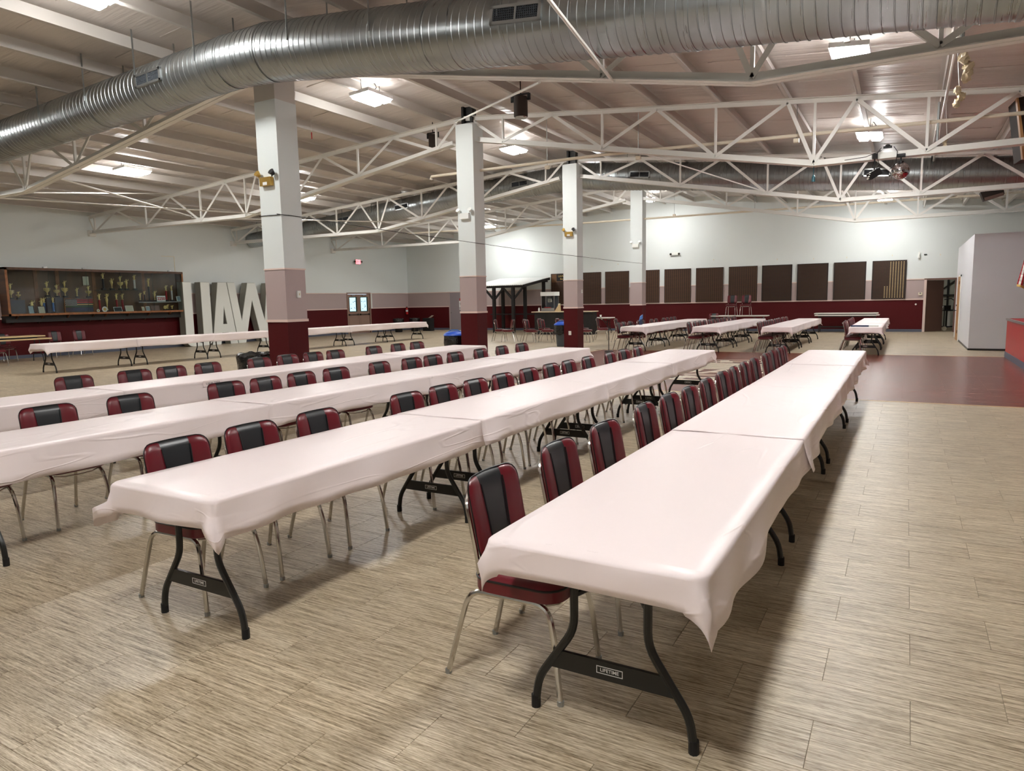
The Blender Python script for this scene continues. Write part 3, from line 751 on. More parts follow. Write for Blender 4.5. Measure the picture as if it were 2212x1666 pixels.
# stage
t=thing('stage','red carpeted stage with grey base strip at the right edge','stage',(2.14,20.7,0))
b=MB(); b.box(.012,4.4,-8.5,0,.14,.90); b.build('stage_body',M['stagered'],t)
b=MB(); b.box(0,4.4,-8.5,.01,0,.14); b.build('base_strip',M['base'],t)
b=MB(); b.box(.0,4.4,-8.5,.012,.90,.935); b.build('carpet_top',M['carpet'],t)
b=MB(); b.box(-.012,.03,-8.5,.02,.925,.945); b.box(-.012,4.4,-.01,.02,.925,.945); b.box(-.012,.012,-8.5,.02,.895,.925); b.build('edge_trim',M['silverm'],t)
# flag
t=thing('flag_on_pole','red and white striped flag with gold fringe on the stage','flag',(2.52,19.4,.935))
b=MB(); b.lathe([(.13,0),(.13,.02),(.05,.06),(.02,.1)],n=16); b.build('pole_base',M['gold'],t,True)
b=MB(); b.tube([(0,0,.08),(-.08,.02,1.75)],.014,8); b.build('pole',M['oak'],t,True)
b=MB(); b.sphere((-.085,.02,1.8),.035,8); b.build('finial',M['gold'],t,True)
N=26; 
def flagpt(u,v): # u 0..1 along hanging folds , v 0..1 down
    x=-.11+(.05-u*.30)*(.35+.65*v)+.0; y=.03+.07*math.sin(u*14)*(.4+.6*v)
    z=1.68-v*(.98-.12*u)-.0
    return (x,y,z)
b=MB()
for i in range(N):
    for j in range(12):
        u0,u1=i/N,(i+1)/N; v0,v1=j/12,(j+1)/12
        b.mi=0 if (i//3)%2==0 else 1
        if u0<.3 and v0<.5: b.mi=2
        b.add([flagpt(u0,v0),flagpt(u1,v0),flagpt(u1,v1),flagpt(u0,v1)],[(0,1,2,3)])
fo=b.build('flag_cloth',[M['stripered'],M['flagwhite'],M['flagblue']],t,True); md=fo.modifiers.new('s','SOLIDIFY'); md.thickness=.006
b=MB()
for i in range(N): 
    p=flagpt(i/N,1);q=flagpt((i+1)/N,1)
    b.add([p,q,(q[0],q[1],q[2]-.05),(p[0],p[1],p[2]-.05)],[(0,1,2,3)])
fo=b.build('fringe',M['fyel'],t,True); md=fo.modifiers.new('s','SOLIDIFY'); md.thickness=.008

# storage room behind the far door
b=MB()
b.box(-.4,3.2,YF+4.0,YF+4.1,0,3); b.box(-.5,-.4,YF+.2,YF+4.1,0,3); b.box(3.2,3.3,YF+.2,YF+4.1,0,3); b.box(-.5,3.3,YF+.2,YF+4.1,3,3.1)
o=struct(b.build('wall_storage',M['storage'])); o['label']='storage room seen through the open brown door'
b=MB(); b.box(-.4,3.2,YF+3.9,YF+3.99,1.42,1.5); b.beam((1.1,YF+3.95,1.5),(2.1,YF+3.95,2.3),.06,.06); b.beam((1.6,YF+3.95,0),(1.6,YF+3.95,2.6),.05,.08); o=struct(b.build('trim_7',M['dsteel'])); o['label']='dark steel framing on the storage room wall'
b=MB(); b.box(-.4,3.2,YF-.0,YF+4.0,-.004,.001); o=struct(b.build('floor_storage',M['gap']))
t=thing('storage_light','small lit lamp on the storage room ceiling','lamp',(1.0,YF+2.0,2.93)); b=MB(); b.box(-.3,.3,-.1,.1,0,.06); b.build('housing',M['lamp'],t); b=MB(); b.box(-.28,.28,-.08,.08,-.02,0); b.build('lens',mat('dim storage lens',(255,250,235),.5,emit=(1,.95,.85),es=9),t)
t=thing('utility_cart','black wheeled utility cart with tools in the storage room','cart',(1.62,YF+1.4,0),rz=.2)
b=MB(); b.box(-.3,.3,-.22,.22,.82,.87); b.box(-.3,.3,-.22,.22,.14,.18); b.build('shelf',M['black'],t)
for sx in (-.27,.27):
    for sy in (-.19,.19): b=MB(); b.tube([(sx,sy,.1),(sx,sy,.85)],.018,6); b.build('post',M['black'],t)
for sx in (-.25,.25):
    b=MB(); b.tube([(sx,-.24,.09),(sx,-.19,.09)],.09,14); b.build('wheel',M['cream'],t,True)
b=MB(); b.tube([(.1,0,.87),(.12,0,1.25),(.0,0,1.33),(-.25,0,1.3)],.02,6); b.build('handle',M['black'],t,True)
b=MB(); b.box(-.25,-.02,-.1,.1,.87,1.05); b.build('toolbox',M['dsteel'],t)
b=MB(); b.box(.12,.25,-.05,.05,.87,.97); b.build('red_can',M['signred'],t)
b=MB(); b.tube([(-.05,-.02,.18),(-.05,-.02,.8)],.06,10); b.build('white_cylinder',M['white'],t,True)
# brown door
t=struct(thing('door_2',None,None,(SD[0],YF,0))); t['label']='dark brown door standing open in the far wall'
b=MB(); b.box(-.09,-.0,-.035,.2,0,2.12); b.build('door_frame',M['rail'],t)
b=MB(); b.box(-.09,SD[1]-SD[0]+.06,-.03,.2,2.1,2.17); b.box(SD[1]-SD[0],SD[1]-SD[0]+.06,-.03,.2,0,2.12); b.build('door_frame',M['brown'],t)
lf=MB(); lf.box(0,.94,0,.045,.01,2.09); lo=lf.build('door_leaf',M['brown'],t,loc=(.02,.03,0)); lo.rotation_euler=(0,0,math.radians(50))
b=MB(); b.tube([(.86,-.0,1.0),(.86,-.06,1.0)],.012,8); b.sphere((.86,-.075,1.0),.032,8); b.build('door_handle',M['silverm'],lo,True)
t=thing('door_knob_bumper','round white door bumper on maroon far wall beside brown door','door bumper',(.33,YF,1.13)); b=MB(); b.tube([(0,-.001,0),(0,-.03,0)],.035,12); b.build('bumper',M['white'],t,True); b=MB(); b.tube([(0,-.03,0),(0,-.034,0)],.014,8); b.build('screw',M['silverm'],t)
t=thing('thermostat','cream thermostat on the taupe band by the brown door','thermostat',(.47,YF,1.56)); b=MB(); b.box(-.07,.07,-.04,-.001,-.055,.055); b.build('case',M['cream'],t); b=MB(); b.box(-.03,.03,-.043,-.04,.0,.035); b.build('display',M['can'],t)
t=thing('wall_camera','small white camera high on far wall right of the boards','camera',(.36,YF,3.1)); b=MB(); b.box(-.03,.03,-.05,-.001,-.02,.14); b.build('mount',M['white'],t); b=MB(); b.tube([(0,-.05,-.1),(0,-.05,.03)],.045,10); b.build('camera_body',M['white'],t,True)
t=thing('wall_sensor','small dark sensor beside the white camera on far wall','sensor',(.58,YF,3.13)); b=MB(); b.box(-.05,.05,-.03,-.001,-.02,.02); b.build('body',M['dsteel'],t); b=MB(); b.box(-.02,.02,-.034,-.03,-.008,.008); b.build('eye',M['grille'],t)
t=thing('emergency_light','white twin-head emergency light high on the far wall','emergency light',(-9.71,YF,3.68)); b=MB(); b.box(-.16,.16,-.08,-.001,-.08,.05); b.build('housing',M['white'],t)
for s in(-1,1): b=MB(); b.tube([(s*.2,-.1,-.03),(s*.2,-.03,.0)],[.055,.035],10); b.build('lamp_head',M['dsteel'],t,True)
hooks=[(-7.9,3.3),(-5.1,3.2),(-3.6,3.15),(-2.3,3.15),(-.6,3.15),(-12.6,3.3),(1.1,3.1),(-14.0,3.25)]
for i,(x,z) in enumerate(hooks):
    o=MB().box(-.012,.012,-.03,-.001,-.03,.03).build('wall_hook',M['cream'],None,loc=(x,YF,z)); tag(o,'tiny cream hook on the far wall, '+['above the sixth board from left','above the eighth board from left','above the ninth board from left','above the second board from the right','above the rightmost board','above the third board from left','right of the boards near the partition','above the second board from left'][i],'hook','hooks on the far wall')

# grey door, no smoking sign, double door, exit sign
t=struct(thing('door_4',None,None,(-22.28,YF,0))); t['label']='grey taupe door in the far wall behind the second column'
b=MB(); b.box(-.49,.49,-.035,-.003,.01,2.12); b.build('door_leaf',M['greydoor'],t)
b=MB(); b.box(-.56,-.49,-.045,-.001,0,2.14); b.box(.49,.56,-.045,-.001,0,2.14); b.build('door_frame',M['taupe'],t)
b=MB(); b.tube([(-.4,-.03,.98),(-.4,-.08,.98)],.012,6); b.sphere((-.4,-.09,.98),.03,8); b.build('door_handle',M['silverm'],t,True)
t=thing('no_smoking_sign','white no smoking notice with red header on the grey door','sign',(-21.98,YF-.036,1.42))
b=MB(); b.box(-.16,.16,-.008,0,-.26,.22); b.build('sign_plate',M['signwhite'],t)
b=MB(); b.box(-.13,.13,-.012,-.001,.24,.37); b.build('red_header',M['signred'],t)
b=MB(); 
for k in range(24):
    a0,a1=2*PI*k/24,2*PI*(k+1)/24
    b.prism([(.085*math.cos(a0),.06+.085*math.sin(a0)),(.105*math.cos(a0),.06+.105*math.sin(a0)),(.105*math.cos(a1),.06+.105*math.sin(a1)),(.085*math.cos(a1),.06+.085*math.sin(a1))],'y',-.011,-.008)
b.beam((-.065,-.0095,.125),(.065,-.0095,-.005),.003,.018,(0,0,1)); b.box(-.05,.04,-.0105,-.008,.05,.068); b.build('symbol',M['letterblack'],t)
text('NO\nSMOKING',.07,M['letterblack'],t,frame((0,-.009,-.15),(1,0,0),(0,0,1)),ext=.001,bold=.002)
yc=(DD[0]+DD[1])/2; W2=(DD[1]-DD[0])/2
t=struct(thing('door_1',None,None,(XL,yc,0))); t['label']='taupe double exit door with glazed panes in the left wall'
b=MB()
b.box(-.12,.03,-W2-.07,-W2,0,2.19); b.box(-.12,.03,W2,W2+.07,0,2.19); b.box(-.12,.03,-W2,W2,2.12,2.19); b.build('door_frame',M['taupedoor'],t)
for s in (-1,1):
    y0,y1=(-W2+.01,-.01) if s<0 else (.01,W2-.01)
    m0=(y0+y1)/2; gw=.27; b=MB()
    b.box(-.07,-.02,y0,m0-gw,.01,2.1); b.box(-.07,-.02,m0+gw,y1,.01,2.1); b.box(-.07,-.02,m0-gw,m0+gw,.01,1.2); b.box(-.07,-.02,m0-gw,m0+gw,1.93,2.1)
    lf=b.build('door_leaf',M['taupedoor'],t)
    b=MB(); b.box(-.05,-.042,m0-gw,m0+gw,1.2,1.93); b.build('glass_pane',M['dglass'],lf)
    b=MB()
    for q in ((m0-gw-.03,m0+gw+.03,1.17,1.2),(m0-gw-.03,m0+gw+.03,1.93,1.96),(m0-gw-.03,m0-gw,1.17,1.96),(m0+gw,m0+gw+.03,1.17,1.96)): b.box(-.075,-.012,*q)
    b.build('glazing_bead',M['fgreen'],lf)
    b=MB(); b.tube([(.03,y0+.06,1.02),(.03,y1-.06,1.02)],.02,8); b.box(-.02,.04,y0+.04,y0+.12,.98,1.06); b.box(-.02,.04,y1-.12,y1-.04,.98,1.06); b.build('push_bar',M['dsteel'],lf,True)
    b=MB(); b.box(-.02,.05,m0-.15,m0+.1,2.0,2.07); b.build('door_closer',M['silverm'],lf)
    b=MB(); b.box(-.02,-.012,y0+.1,y1-.1,.18,.86); b.build('lower_panel',M['taupedoor'],lf)
    b=MB(); rr=random.Random(s+5)
    for k in range(9):
        yy=m0+rr.uniform(-.2,.2); zz=1.3+rr.uniform(0,.5); b.box(-.041,-.04,yy-.03,yy+.03,zz,zz+rr.uniform(.01,.05))
    b.build('pane_sticker',M['frost'],lf)
b=MB(); b.box(.0,.03,W2+.09,W2+.19,1.33,2.13); o=struct(b.build('trim_8',M['white'],None,loc=(XL,yc,0))); o['label']='lit door frame side painted as a white strip beside the double door'  # light on the door frame's side, put into a white strip
# outside
b=MB(); b.box(-60,XL-.3,0,60,-.4,-.02); o=struct(b.build('ground_outside',M['grass']))
for i,(x,y,r,lab) in enumerate(((-33,27,1.3,'leafy bush seen through the left pane of the double door'),(-34,31,1.5,'leafy bush seen through the right pane of the double door'))):
    b=MB()
    for k in range(260):
        a=random.uniform(0,2*PI);h=random.uniform(0,1);rr_=r*math.sqrt(random.random())*math.sin(.3+2.4*h)
        c=Vector((rr_*math.cos(a),rr_*math.sin(a),h*r*1.5)); s=.12; d1=Vector((random.uniform(-1,1),random.uniform(-1,1),random.uniform(-1,1))).normalized()*s; d2=d1.orthogonal().normalized()*s*.5
        b.add([c-d1,c-d2,c+d1,c+d2],[(0,1,2,3)])
    t=thing('bush',lab,'bush',(x,y,0)); o=b.build('foliage',M['leaf'],t,fix=False); tag(o,kind='stuff'); b=MB(); b.tube([(0,0,-.05),(0,0,r)],.05,6); b.build('stem',M['wood'],t)
# exit sign
t=thing('exit_sign','red lit exit sign with twin lamp heads on left wall','exit sign',(XL,28.87,3.83))
b=MB(); b.box(.001,.07,-.2,.2,-.13,.13); b.build('housing',M['white'],t)
b=MB(); b.box(.07,.074,-.18,.18,-.11,.11); b.build('sign_face',M['exitred'],t)
text('EXIT',.17,M['signwhite'],t,frame((.076,0,0),(0,1,0),(0,0,1)),ext=.001,bold=.004)
for s in(-1,1): b=MB(); b.tube([(.03,s*.25,.02),(.1,s*.28,0)],[.03,.06],10); b.build('lamp_head',M['dsteel'],t,True)
t=thing('fire_extinguisher','red fire extinguisher hung in the far left corner','extinguisher',(XL+.12,32.85,1.12))
b=MB(); b.lathe([(.06,-.2),(.075,-.18),(.075,.1),(.05,.16),(.025,.18),(.025,.2)],n=14); b.build('cylinder',M['signred'],t,True); b=MB(); b.box(-.05,.05,-.02,.02,.2,.24); b.tube([(.03,0,.2),(.1,0,.1),(.09,0,-.1)],.01,6); b.build('valve_and_hose',M['black'],t); b=MB(); b.lathe([(.0765,-.05),(.0765,.06)],n=14); b.build('paper_label',M['signwhite'],t,True)
b=MB(); b.box(0,.012,-.01,.01,0,.62); b.box(0,.012,-.55,.01,.62,.64); tag(b.build('wall_conduit',M['cream'],None,loc=(XL,18.05,3.0)),'thin conduit on the left wall above the trophy case','conduit')

# ---------------------------------------------------------------- memorial boards on the far wall
BXs=[(-16.31,-15.06),(-14.76,-13.50),(-13.27,-12.02),(-11.74,-10.47),(-10.22,-8.95),(-8.70,-7.44),(-7.19,-5.93),(-5.73,-4.46),(-4.25,-3.0),(-2.78,-1.54),(-1.31,-.06)]
bn=['leftmost brown name-plate board, with black heading panel','second brown name-plate board from the left','third brown name-plate board from the left, beside the farthest column','fourth name-plate board from left, partly behind farthest column','fifth brown name-plate board from the left','sixth brown name-plate board, in the middle of the far wall','seventh brown name-plate board from the left','fifth brown name-plate board from the right','third brown name-plate board from the right','second brown name-plate board from the right','rightmost name-plate board, with brass plates painted glinting on its right half']
bn[7]='eighth brown name-plate board from the left'
for i,(x0,x1) in enumerate(BXs):
    w_=x1-x0; t=thing('memorial_board',bn[i],'board',((x0+x1)/2,YF,1.36),group='brown name-plate boards')
    b=MB(); b.box(-w_/2,w_/2,-.04,-.001,0,1.59); b.build('backboard',M['boardbr' if i<7 else 'board'],t)
    b=MB(); 
    for q in ((-w_/2,w_/2,0,.03),(-w_/2,w_/2,1.56,1.59),(-w_/2,-w_/2+.03,0,1.59),(w_/2-.03,w_/2,0,1.59)): b.box(q[0],q[1],-.055,-.035,q[2],q[3])
    b.build('board_frame',M['board'],t)
    nc,nr=12,27; pw_=(w_-.1)/nc; ph=(1.5)/nr
    b1=MB(); b2=MB()
    for c in range(nc):
        for r in range(nr):
            xx=-w_/2+.05+c*pw_; zz=.045+r*ph
            if i==0 and zz>1.12: continue
            g=(i==10 and (c>=6 or (c>=4 and r<9)) )
            kk=.028 if g else .009; k2=.014 if g else .008
            (b2 if g else b1).box(xx+kk,xx+pw_-kk,-.046,-.039,zz+k2,zz+ph-k2)
    tag(b1.build('name_plate',M['bronze'] if i!=0 else M['bronze'],t),kind='stuff')
    if b2.v: o=b2.build('brass_name_plate',M['brassglint'],t); tag(o,'brass plates with glints painted in pale',kind='stuff')  # glints of the brass plates are put into their pale colour and small size
    b=MB()
    for r in range(nr+1): b.box(-w_/2+.04,w_/2-.04,-.0425,-.038,.043+r*ph-.004,.043+r*ph+.004)
    if i in(7,8,9,10): tag(b.build('plate_rail',M['boardbr'],t),kind='stuff')
    if i==0:
        b=MB(); b.box(-w_/2+.04,-w_/2+.33,-.05,-.04,1.14,1.55); b.build('tan_corner_panel',M['boardl'],t)
        b=MB(); b.box(-w_/2+.33,w_/2-.04,-.052,-.04,1.2,1.55); b.build('heading_panel',M['letterblack'],t)
        text('UAW Local\nBuilding',.14,M['lettergold'],t,frame((.13,-.055,1.38),(1,0,0),(0,0,1)),ext=.002)

# ---------------------------------------------------------------- trophy case on the left wall
CY0,CY1,CZ0,CZ1,CDX=11.68,18.05,1.47,3.0,.45
L_=CY1-CY0
t=thing('trophy_case','long wall-hung wooden trophy case with glass front on left wall','display case',(XL,CY0,CZ0))
H_=CZ1-CZ0
b=MB(); b.box(.0,.03,0,L_,0,H_); b.build('back_panel',M['woodback'],t)
b=MB(); b.box(0,CDX,0,L_,-.05,0); o=b.build('bottom_board',M['woodl'],t)
b=MB(); b.box(0.03,CDX-.02,.05,L_-.03,0,.008); o=b.build('white_shelf_liner',M['white'],t)
b=MB(); b.box(0,CDX,0,L_,H_-.06,H_); b.build('top_board',M['wood'],t)
for y in (0,L_-.05): b=MB(); b.box(0,CDX,y,y+.05,0,H_); b.build('side_board',M['wood'],t)
for q in ((0,.07),(L_-.06,L_)): b=MB(); b.box(CDX,CDX+.02,q[0],q[1],-.05,H_); b.build('front_stile',M['woodl'],t)
b=MB(); b.box(CDX,CDX+.02,0,L_,-.05,.02); b.build('front_rail',M['woodl'],t); b=MB(); b.box(CDX,CDX+.02,0,L_,H_-.08,H_); b.build('front_rail',M['wood'],t)
for k in range(5):
    y0=.07+k*(L_-.13)/5; y1=y0+(L_-.13)/5+.03; dx=.012 if k%2 else 0
    b=MB(); b.box(CDX-.03+dx,CDX-.024+dx,y0,min(y1,L_-.06),.02,H_-.08); b.build('glass_pane',M['glass'],t)
b=MB()
for y in (1.05,1.75,3.0,4.9): b.box(.03,.045,y,y+.12,0,H_-.06)
b.build('panel_batten',M['woodl'],t)
b=MB(); b.box(-0,.28,-.02,L_+.02,-.27,-.05); b.build('under_ledge',M['post'],t)
for y in (11.97,12.75,13.58,14.45,14.9,15.74,16.57,17.45):
    b=MB(); b.prism([(.0,-.32),(.05,-.32),(.42,-.07),(.42,-.05),(0,-.05)],'y',y-CY0-.02,y-CY0+.02); b.build('bracket',M['wood'],t)
for y in (12.9,14.2,17.5): b=MB(); b.box(.3,.4,y-CY0,y-CY0+.12,H_,H_+.05); b.build('clip_light',M['silverm'],t)
b=MB(); b.box(.05,.35,3.0,4.75,.80,.815); b.box(.05,.35,4.5,6.25,.345,.36); b.build('inner_shelf',M['glass'],t)
b=MB(); b.box(.05,.35,3.05,3.1,.79,.8); b.box(.05,.35,4.66,4.74,.79,.8);b.box(.35,.37,4.5,6.25,.33,.36); b.build('shelf_edge',M['silverm'],t)
for q in ((.1,.59,.47),(1.54,1.8,.55),(1.27,1.42,.55),(2.2,2.4,.53),(2.62,2.82,.53),(.45,.62,0.0)):
    if q[2]: b=MB(); b.box(.06,.30,q[0],q[1],.008,q[2]-.0); b.build('display_riser',M['pedestal'],t)
XT=XL+.24
def trophy(y,z,h,kind,label,s=1.0):
    t=thing('trophy',label,'trophy',(XT,y,z),group='trophies in the wall case')
    g=M['gold']
    bh=.06 if kind!='column' else .05
    b=MB(); b.box(-.05*s,.05*s,-.055*s,.055*s,0,bh); b.build('base',M['colblack'],t)
    if kind=='cup':
        b=MB(); q=h-bh; b.lathe([(.03,0),(.012,.1*q),(.02,.18*q),(.062*s,.32*q),(.072*s,.5*q),(.05*s,.52*q),(.01,.53*q),(.012,.6*q)],n=14,z0=bh); b.build('cup',g,t,True)
        for sy in(-1,1): b=MB(); b.tube([(0,sy*.055*s,bh+.48*q),(0,sy*.095*s,bh+.5*q),(0,sy*.09*s,bh+.36*q),(0,sy*.045*s,bh+.28*q)],.007,6); b.build('handle',g,t,True)
        figure(t,bh+.58*q,q*.42,s)
    elif kind=='figure':
        b=MB(); b.lathe([(.035,0),(.015,.1*h),(.015,.2*h),(.03,.26*h)],n=12,z0=bh); b.build('stem',g,t,True); figure(t,bh+.25*h,h*.6,s*1.3)
    else:
        colm={'blue':M['colblue'],'red':M['colred'],'black':M['colblack'],'white':M['silver']}[kind]
        b=MB(); b.lathe([(.03*s,0),(.03*s,.58*h)],n=10,z0=bh); b.build('column',colm,t,True)
        b=MB(); b.lathe([(.045*s,0),(.045*s,.015)],n=10,z0=bh+.58*h); b.build('cap',g,t,True)
        figure(t,bh+.6*h,h*.33,s)
    return t
def figure(t,z,h,s):
    b=MB(); b.tube([(0,0,z),(0,0,z+h*.45),(0,.004,z+h*.75)],[.018,.034*s,.022],8); b.sphere((0,.004,z+h*.86),h*.12,7); 
    b.tube([(0,.01,z+h*.7),(0,.05*s,z+h*.78),(0,.06*s,z+h*.98)],.013,5); b.tube([(0,0,z+h*.7),(0,-.05*s,z+h*.6)],.013,5); b.build('figurine',M['gold'],t,True)
TR=[(11.9,1.96,.53,'cup','tall gold trophy at the far left of the trophy case'),(12.12,1.96,.26,'cup','small gold trophy on the leftmost grey riser'),
(12.5,1.48,.46,'figure','gold figure trophy behind the first small photo frame'),(12.80,1.74-.26,.56,'figure','gold trophy standing behind the second photo frame'),
(13.02,2.04,.53,'cup','gold trophy with arm outstretched, above the blue columns'),(13.17,1.48,.53,'blue','slim blue column trophy left of the striped flag'),(13.33,2.02,.45,'cup','wide-handled gold cup on the right grey riser'),
(13.60,2.02,.58,'cup','tallest gold cup, left end above the striped flag'),(14.0,2.0,.35,'figure','small gold figure above the middle of the striped flag'),(14.4,2.0,.43,'cup','gold cup below the hanging tan plaque'),
(12.88,1.48,.52,'blue','short blue column trophy beside second photo frame'),(13.0,1.48,.55,'blue','double blue column trophy in the left half of case'),(14.76,1.48,.66,'red','red column trophy behind the small round plates'),
(14.96,2.28,.6,'black','dark trophy at the left end of the upper shelf'),(15.27,2.28,.43,'figure','first pale figure trophy on the upper shelf'),(15.6,2.28,.52,'cup','gold cup trophy in the middle of the upper shelf'),(15.83,2.28,.41,'figure','second pale figure trophy on the upper shelf'),(16.15,2.28,.56,'white','pillared trophy at the right end of upper shelf'),
(15.03,1.48,.73,'figure','tall gold winged figure behind the large round plate'),(15.4,1.48,.67,'red','red column trophy behind the dark landscape photo'),(15.62,1.48,.66,'red','red column trophy behind the certificate'),
(16.33,1.84,.33,'figure','first small gold figure on the lower right shelf'),(16.51,1.84,.37,'black','small dark trophy on the lower right shelf'),(16.70,1.84,.9,'black','tall black four-post trophy on the lower right shelf'),(16.92,1.84,.42,'figure','gold trophy just left of the white number card'),
(17.42,1.84,.62,'red','wide red column trophy right of the number card'),(17.66,1.84,.63,'white','silver column trophy near the right end of case'),
(17.44,1.48,.22,'figure','tiny gold figure under the lower right shelf'),(17.63,1.48,.17,'figure','small gold eagle trophy at the bottom right corner')]
for y,z,h,k,lab in TR: trophy(y,z+.002,h,k,lab,1.15 if h>.4 else .8)
def picture(y0,y1,z0,z1,mt,lab,cat='picture',name='picture_frame',x=None,fr='black',lean=.05,inner=None):
    t=thing(name,lab,cat,((x or XT+.1),(y0+y1)/2,z0)); w2=(y1-y0)/2; h=z1-z0; mm=M[fr]
    b=MB(); 
    def P(y,z,d): return (d-lean*z/h*1.0,y,z)
    def pl(b,ya,yb,za,zb,d0,d1):
        b.add([P(ya,za,d0),P(yb,za,d0),P(yb,zb,d0),P(ya,zb,d0),P(ya,za,d1),P(yb,za,d1),P(yb,zb,d1),P(ya,zb,d1)],[(0,1,2,3),(4,7,6,5),(0,4,5,1),(1,5,6,2),(2,6,7,3),(3,7,4,0)])
    for q in ((-w2,w2,0,.015),(-w2,w2,h-.015,h),(-w2,-w2+.015,0,h),(w2-.015,w2,0,h)): pl(b,*q,0,.02)
    b.build('frame',mm,t); b=MB(); pl(b,-w2+.01,w2-.01,.01,h-.01,.002,.012); b.build('picture',mt,t); return t,pl
picture(12.33,12.51,1.48,1.75,M['photo'],'first small photo frame left of the blue trophies')
picture(12.63,12.86,1.48,1.73,M['paper'],'second photo frame with greenish print in the case')
picture(15.22,15.53,1.48,1.66,M['fdark'],'dark landscape photo in white frame, lower shelf of case','picture',fr='white')
picture(15.66,15.96,1.48,1.70,M['paper'],'large leaning certificate in a white frame in the case','certificate',fr='white')
picture(16.29,16.43,1.48,1.66,M['paper'],'small tan picture right of the certificate','picture',fr='woodl')
picture(16.47,16.63,1.48,1.66,M['photo'],'small blue picture right of the tan one','picture',fr='white')
picture(16.67,17.05,1.48,1.70,M['brown'],'brown wooden plaque low in the case','plaque','plaque',fr='wood')
picture(17.8,17.97,1.84,2.04,M['photo'],'small framed photo at the right end of lower right shelf','picture',fr='white')
t,_=picture(14.33,14.57,2.44,2.78,M['paper'],'tan parchment plaque hung on the back of the case','plaque','plaque',x=XL+.04,lean=0,fr='wood')
t=thing('number_card','white card reading 2250 in red on the lower right shelf','sign',(XT+.1,17.12,1.86)); b=MB(); b.box(0,.01,-.18,.18,-.02,.2); b.build('card',M['signwhite'],t); b=MB(); b.box(-.03,0,-.03,.03,-.02,.1); b.build('stand',M['signwhite'],t); text('2250',.16,M['signred'],t,frame((.011,0,.085),(0,1,0),(0,0,1)),ext=.001,bold=.005)
# striped flag picture
t=thing('flag_picture','framed flag artwork with stars and coloured thin stripes in the case','picture',(XT+.12,13.97,1.48)); w2=.5;h=.5
b=MB(); 
for q in ((-w2,w2,0,.02),(-w2,w2,h-.02,h),(-w2,-w2+.02,0,h),(w2-.02,w2,0,h)): b.box(0,.03,*q)
b.build('frame',M['woodl'],t)
b=MB(); b.box(.005,.012,-w2+.01,w2-.01,.01,h-.01); b.build('canvas',M['fdark'],t)
for i,(za,zb,mn) in enumerate(((.42,.46,'stripered'),(.34,.39,'signred'),(.27,.30,'fyel'),(.20,.24,'fgreen'),(.05,.17,'fblue'))):
    b=MB(); b.box(.012,.016,-.07 if za>.2 else -w2+.02,w2-.02,za,zb); b.build('stripe',M[mn],t)
b=MB()
for i in range(9):
    for j in range(6):
        y=-w2+.05+i*.045+(.02 if j%2 else 0); z=.26+j*.036; b.box(.012,.015,y-.009,y+.009,z-.008,z+.008)
b.build('star',M['flagwhite'],t)
for (y,r,lab) in ((14.62,.055,'small round pale medal plate in the case'),(14.86,.1,'larger round pale plate with gold centre in the case')):
    t=thing('round_plate',lab,'plate',(XT+.12,y,1.48)); b=MB(); b.tube([(0,0,r+.003),(.015,0,r+.003)],r,20); b.build('disc',M['white'],t,True); b=MB(); b.tube([(.015,0,r+.003),(.018,0,r+.003)],r*.55,16); b.build('centre',M['fyel'],t,True); b=MB(); b.box(-.05,-.005,-.02,.02,0,r); b.build('easel',M['black'],t)
t=thing('disc_award','dark award with gold disc at lower right of the case','award',(XT+.08,17.28,1.48)); b=MB(); b.box(-.03,.03,-.07,.07,0,.05); b.build('base',M['colblack'],t); b=MB(); b.tube([(-.01,0,.13),(.01,0,.13)],.07,18); b.build('gold_disc',M['gold'],t,True)

# ---------------------------------------------------------------- big white letters
XB=-25.28
def letter(polys,y0,label,lean=.0,dep=.33):
    t=thing('block_letter',label,'letter',(XB,y0,0),group='giant white block letters')
    for nm,pl in polys:
        b=MB(); b.prism(pl,'x',-.02,.012); b.build(nm,M['foam'],t)
        # hollow return walls
        b=MB(); n=len(pl)
        for i in range(n):
            a=pl[i]; c=pl[(i+1)%n]
            d=Vector((c[0]-a[0],c[1]-a[1])); L=d.length
            if L<.05: continue
            b.beam((-.02-dep/2,(a[0]+c[0])/2,(a[1]+c[1])/2) if 0 else (-.02,(a[0]),(a[1])),(-.02,c[0],c[1]),.02,.02,(1,0,0))
            p0=Vector((-.02,a[0],a[1]));p1=Vector((-.02,c[0],c[1])); q=Vector((-dep,0,0)); nn=(p1-p0).cross(q).normalized()*.01
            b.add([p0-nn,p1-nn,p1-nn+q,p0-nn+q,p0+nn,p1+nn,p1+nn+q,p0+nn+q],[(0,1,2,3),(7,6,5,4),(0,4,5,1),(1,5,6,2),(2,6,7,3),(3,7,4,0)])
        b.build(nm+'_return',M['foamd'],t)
    return t
HL=2.6
Upoly=[(0,HL),(0,.3)]+[(.3-.3*math.cos(a),.3-.3*math.sin(a)) for a in [PI/2*i/6 for i in range(1,7)]]+[(.93+.3*math.sin(a),.3-.3*math.cos(a)) for a in [PI/2*i/6 for i in range(1,7)]]+[(1.23,HL),(.81,HL),(.81,.42),(.76,.36),(.42,.36),(.37,.42),(.37,HL)]
letter([('letter_face',Upoly)],17.97,'giant white block letter U leaning beside the trophy case')
Aq=[[(-.43,0),(-.02,0),(.06,.5),(.14,.85),(.23,1.63),(0,HL)],[(0,HL),(.23,1.63),(.43,HL)],[(.43,HL),(.23,1.63),(.34,.85),(.39,.5),(.47,0),(.84,0)],[(.06,.5),(.39,.5),(.34,.85),(.14,.85)]]
letter([('letter_face',q) for q in Aq],19.61,'giant white block letter A between the other two letters')
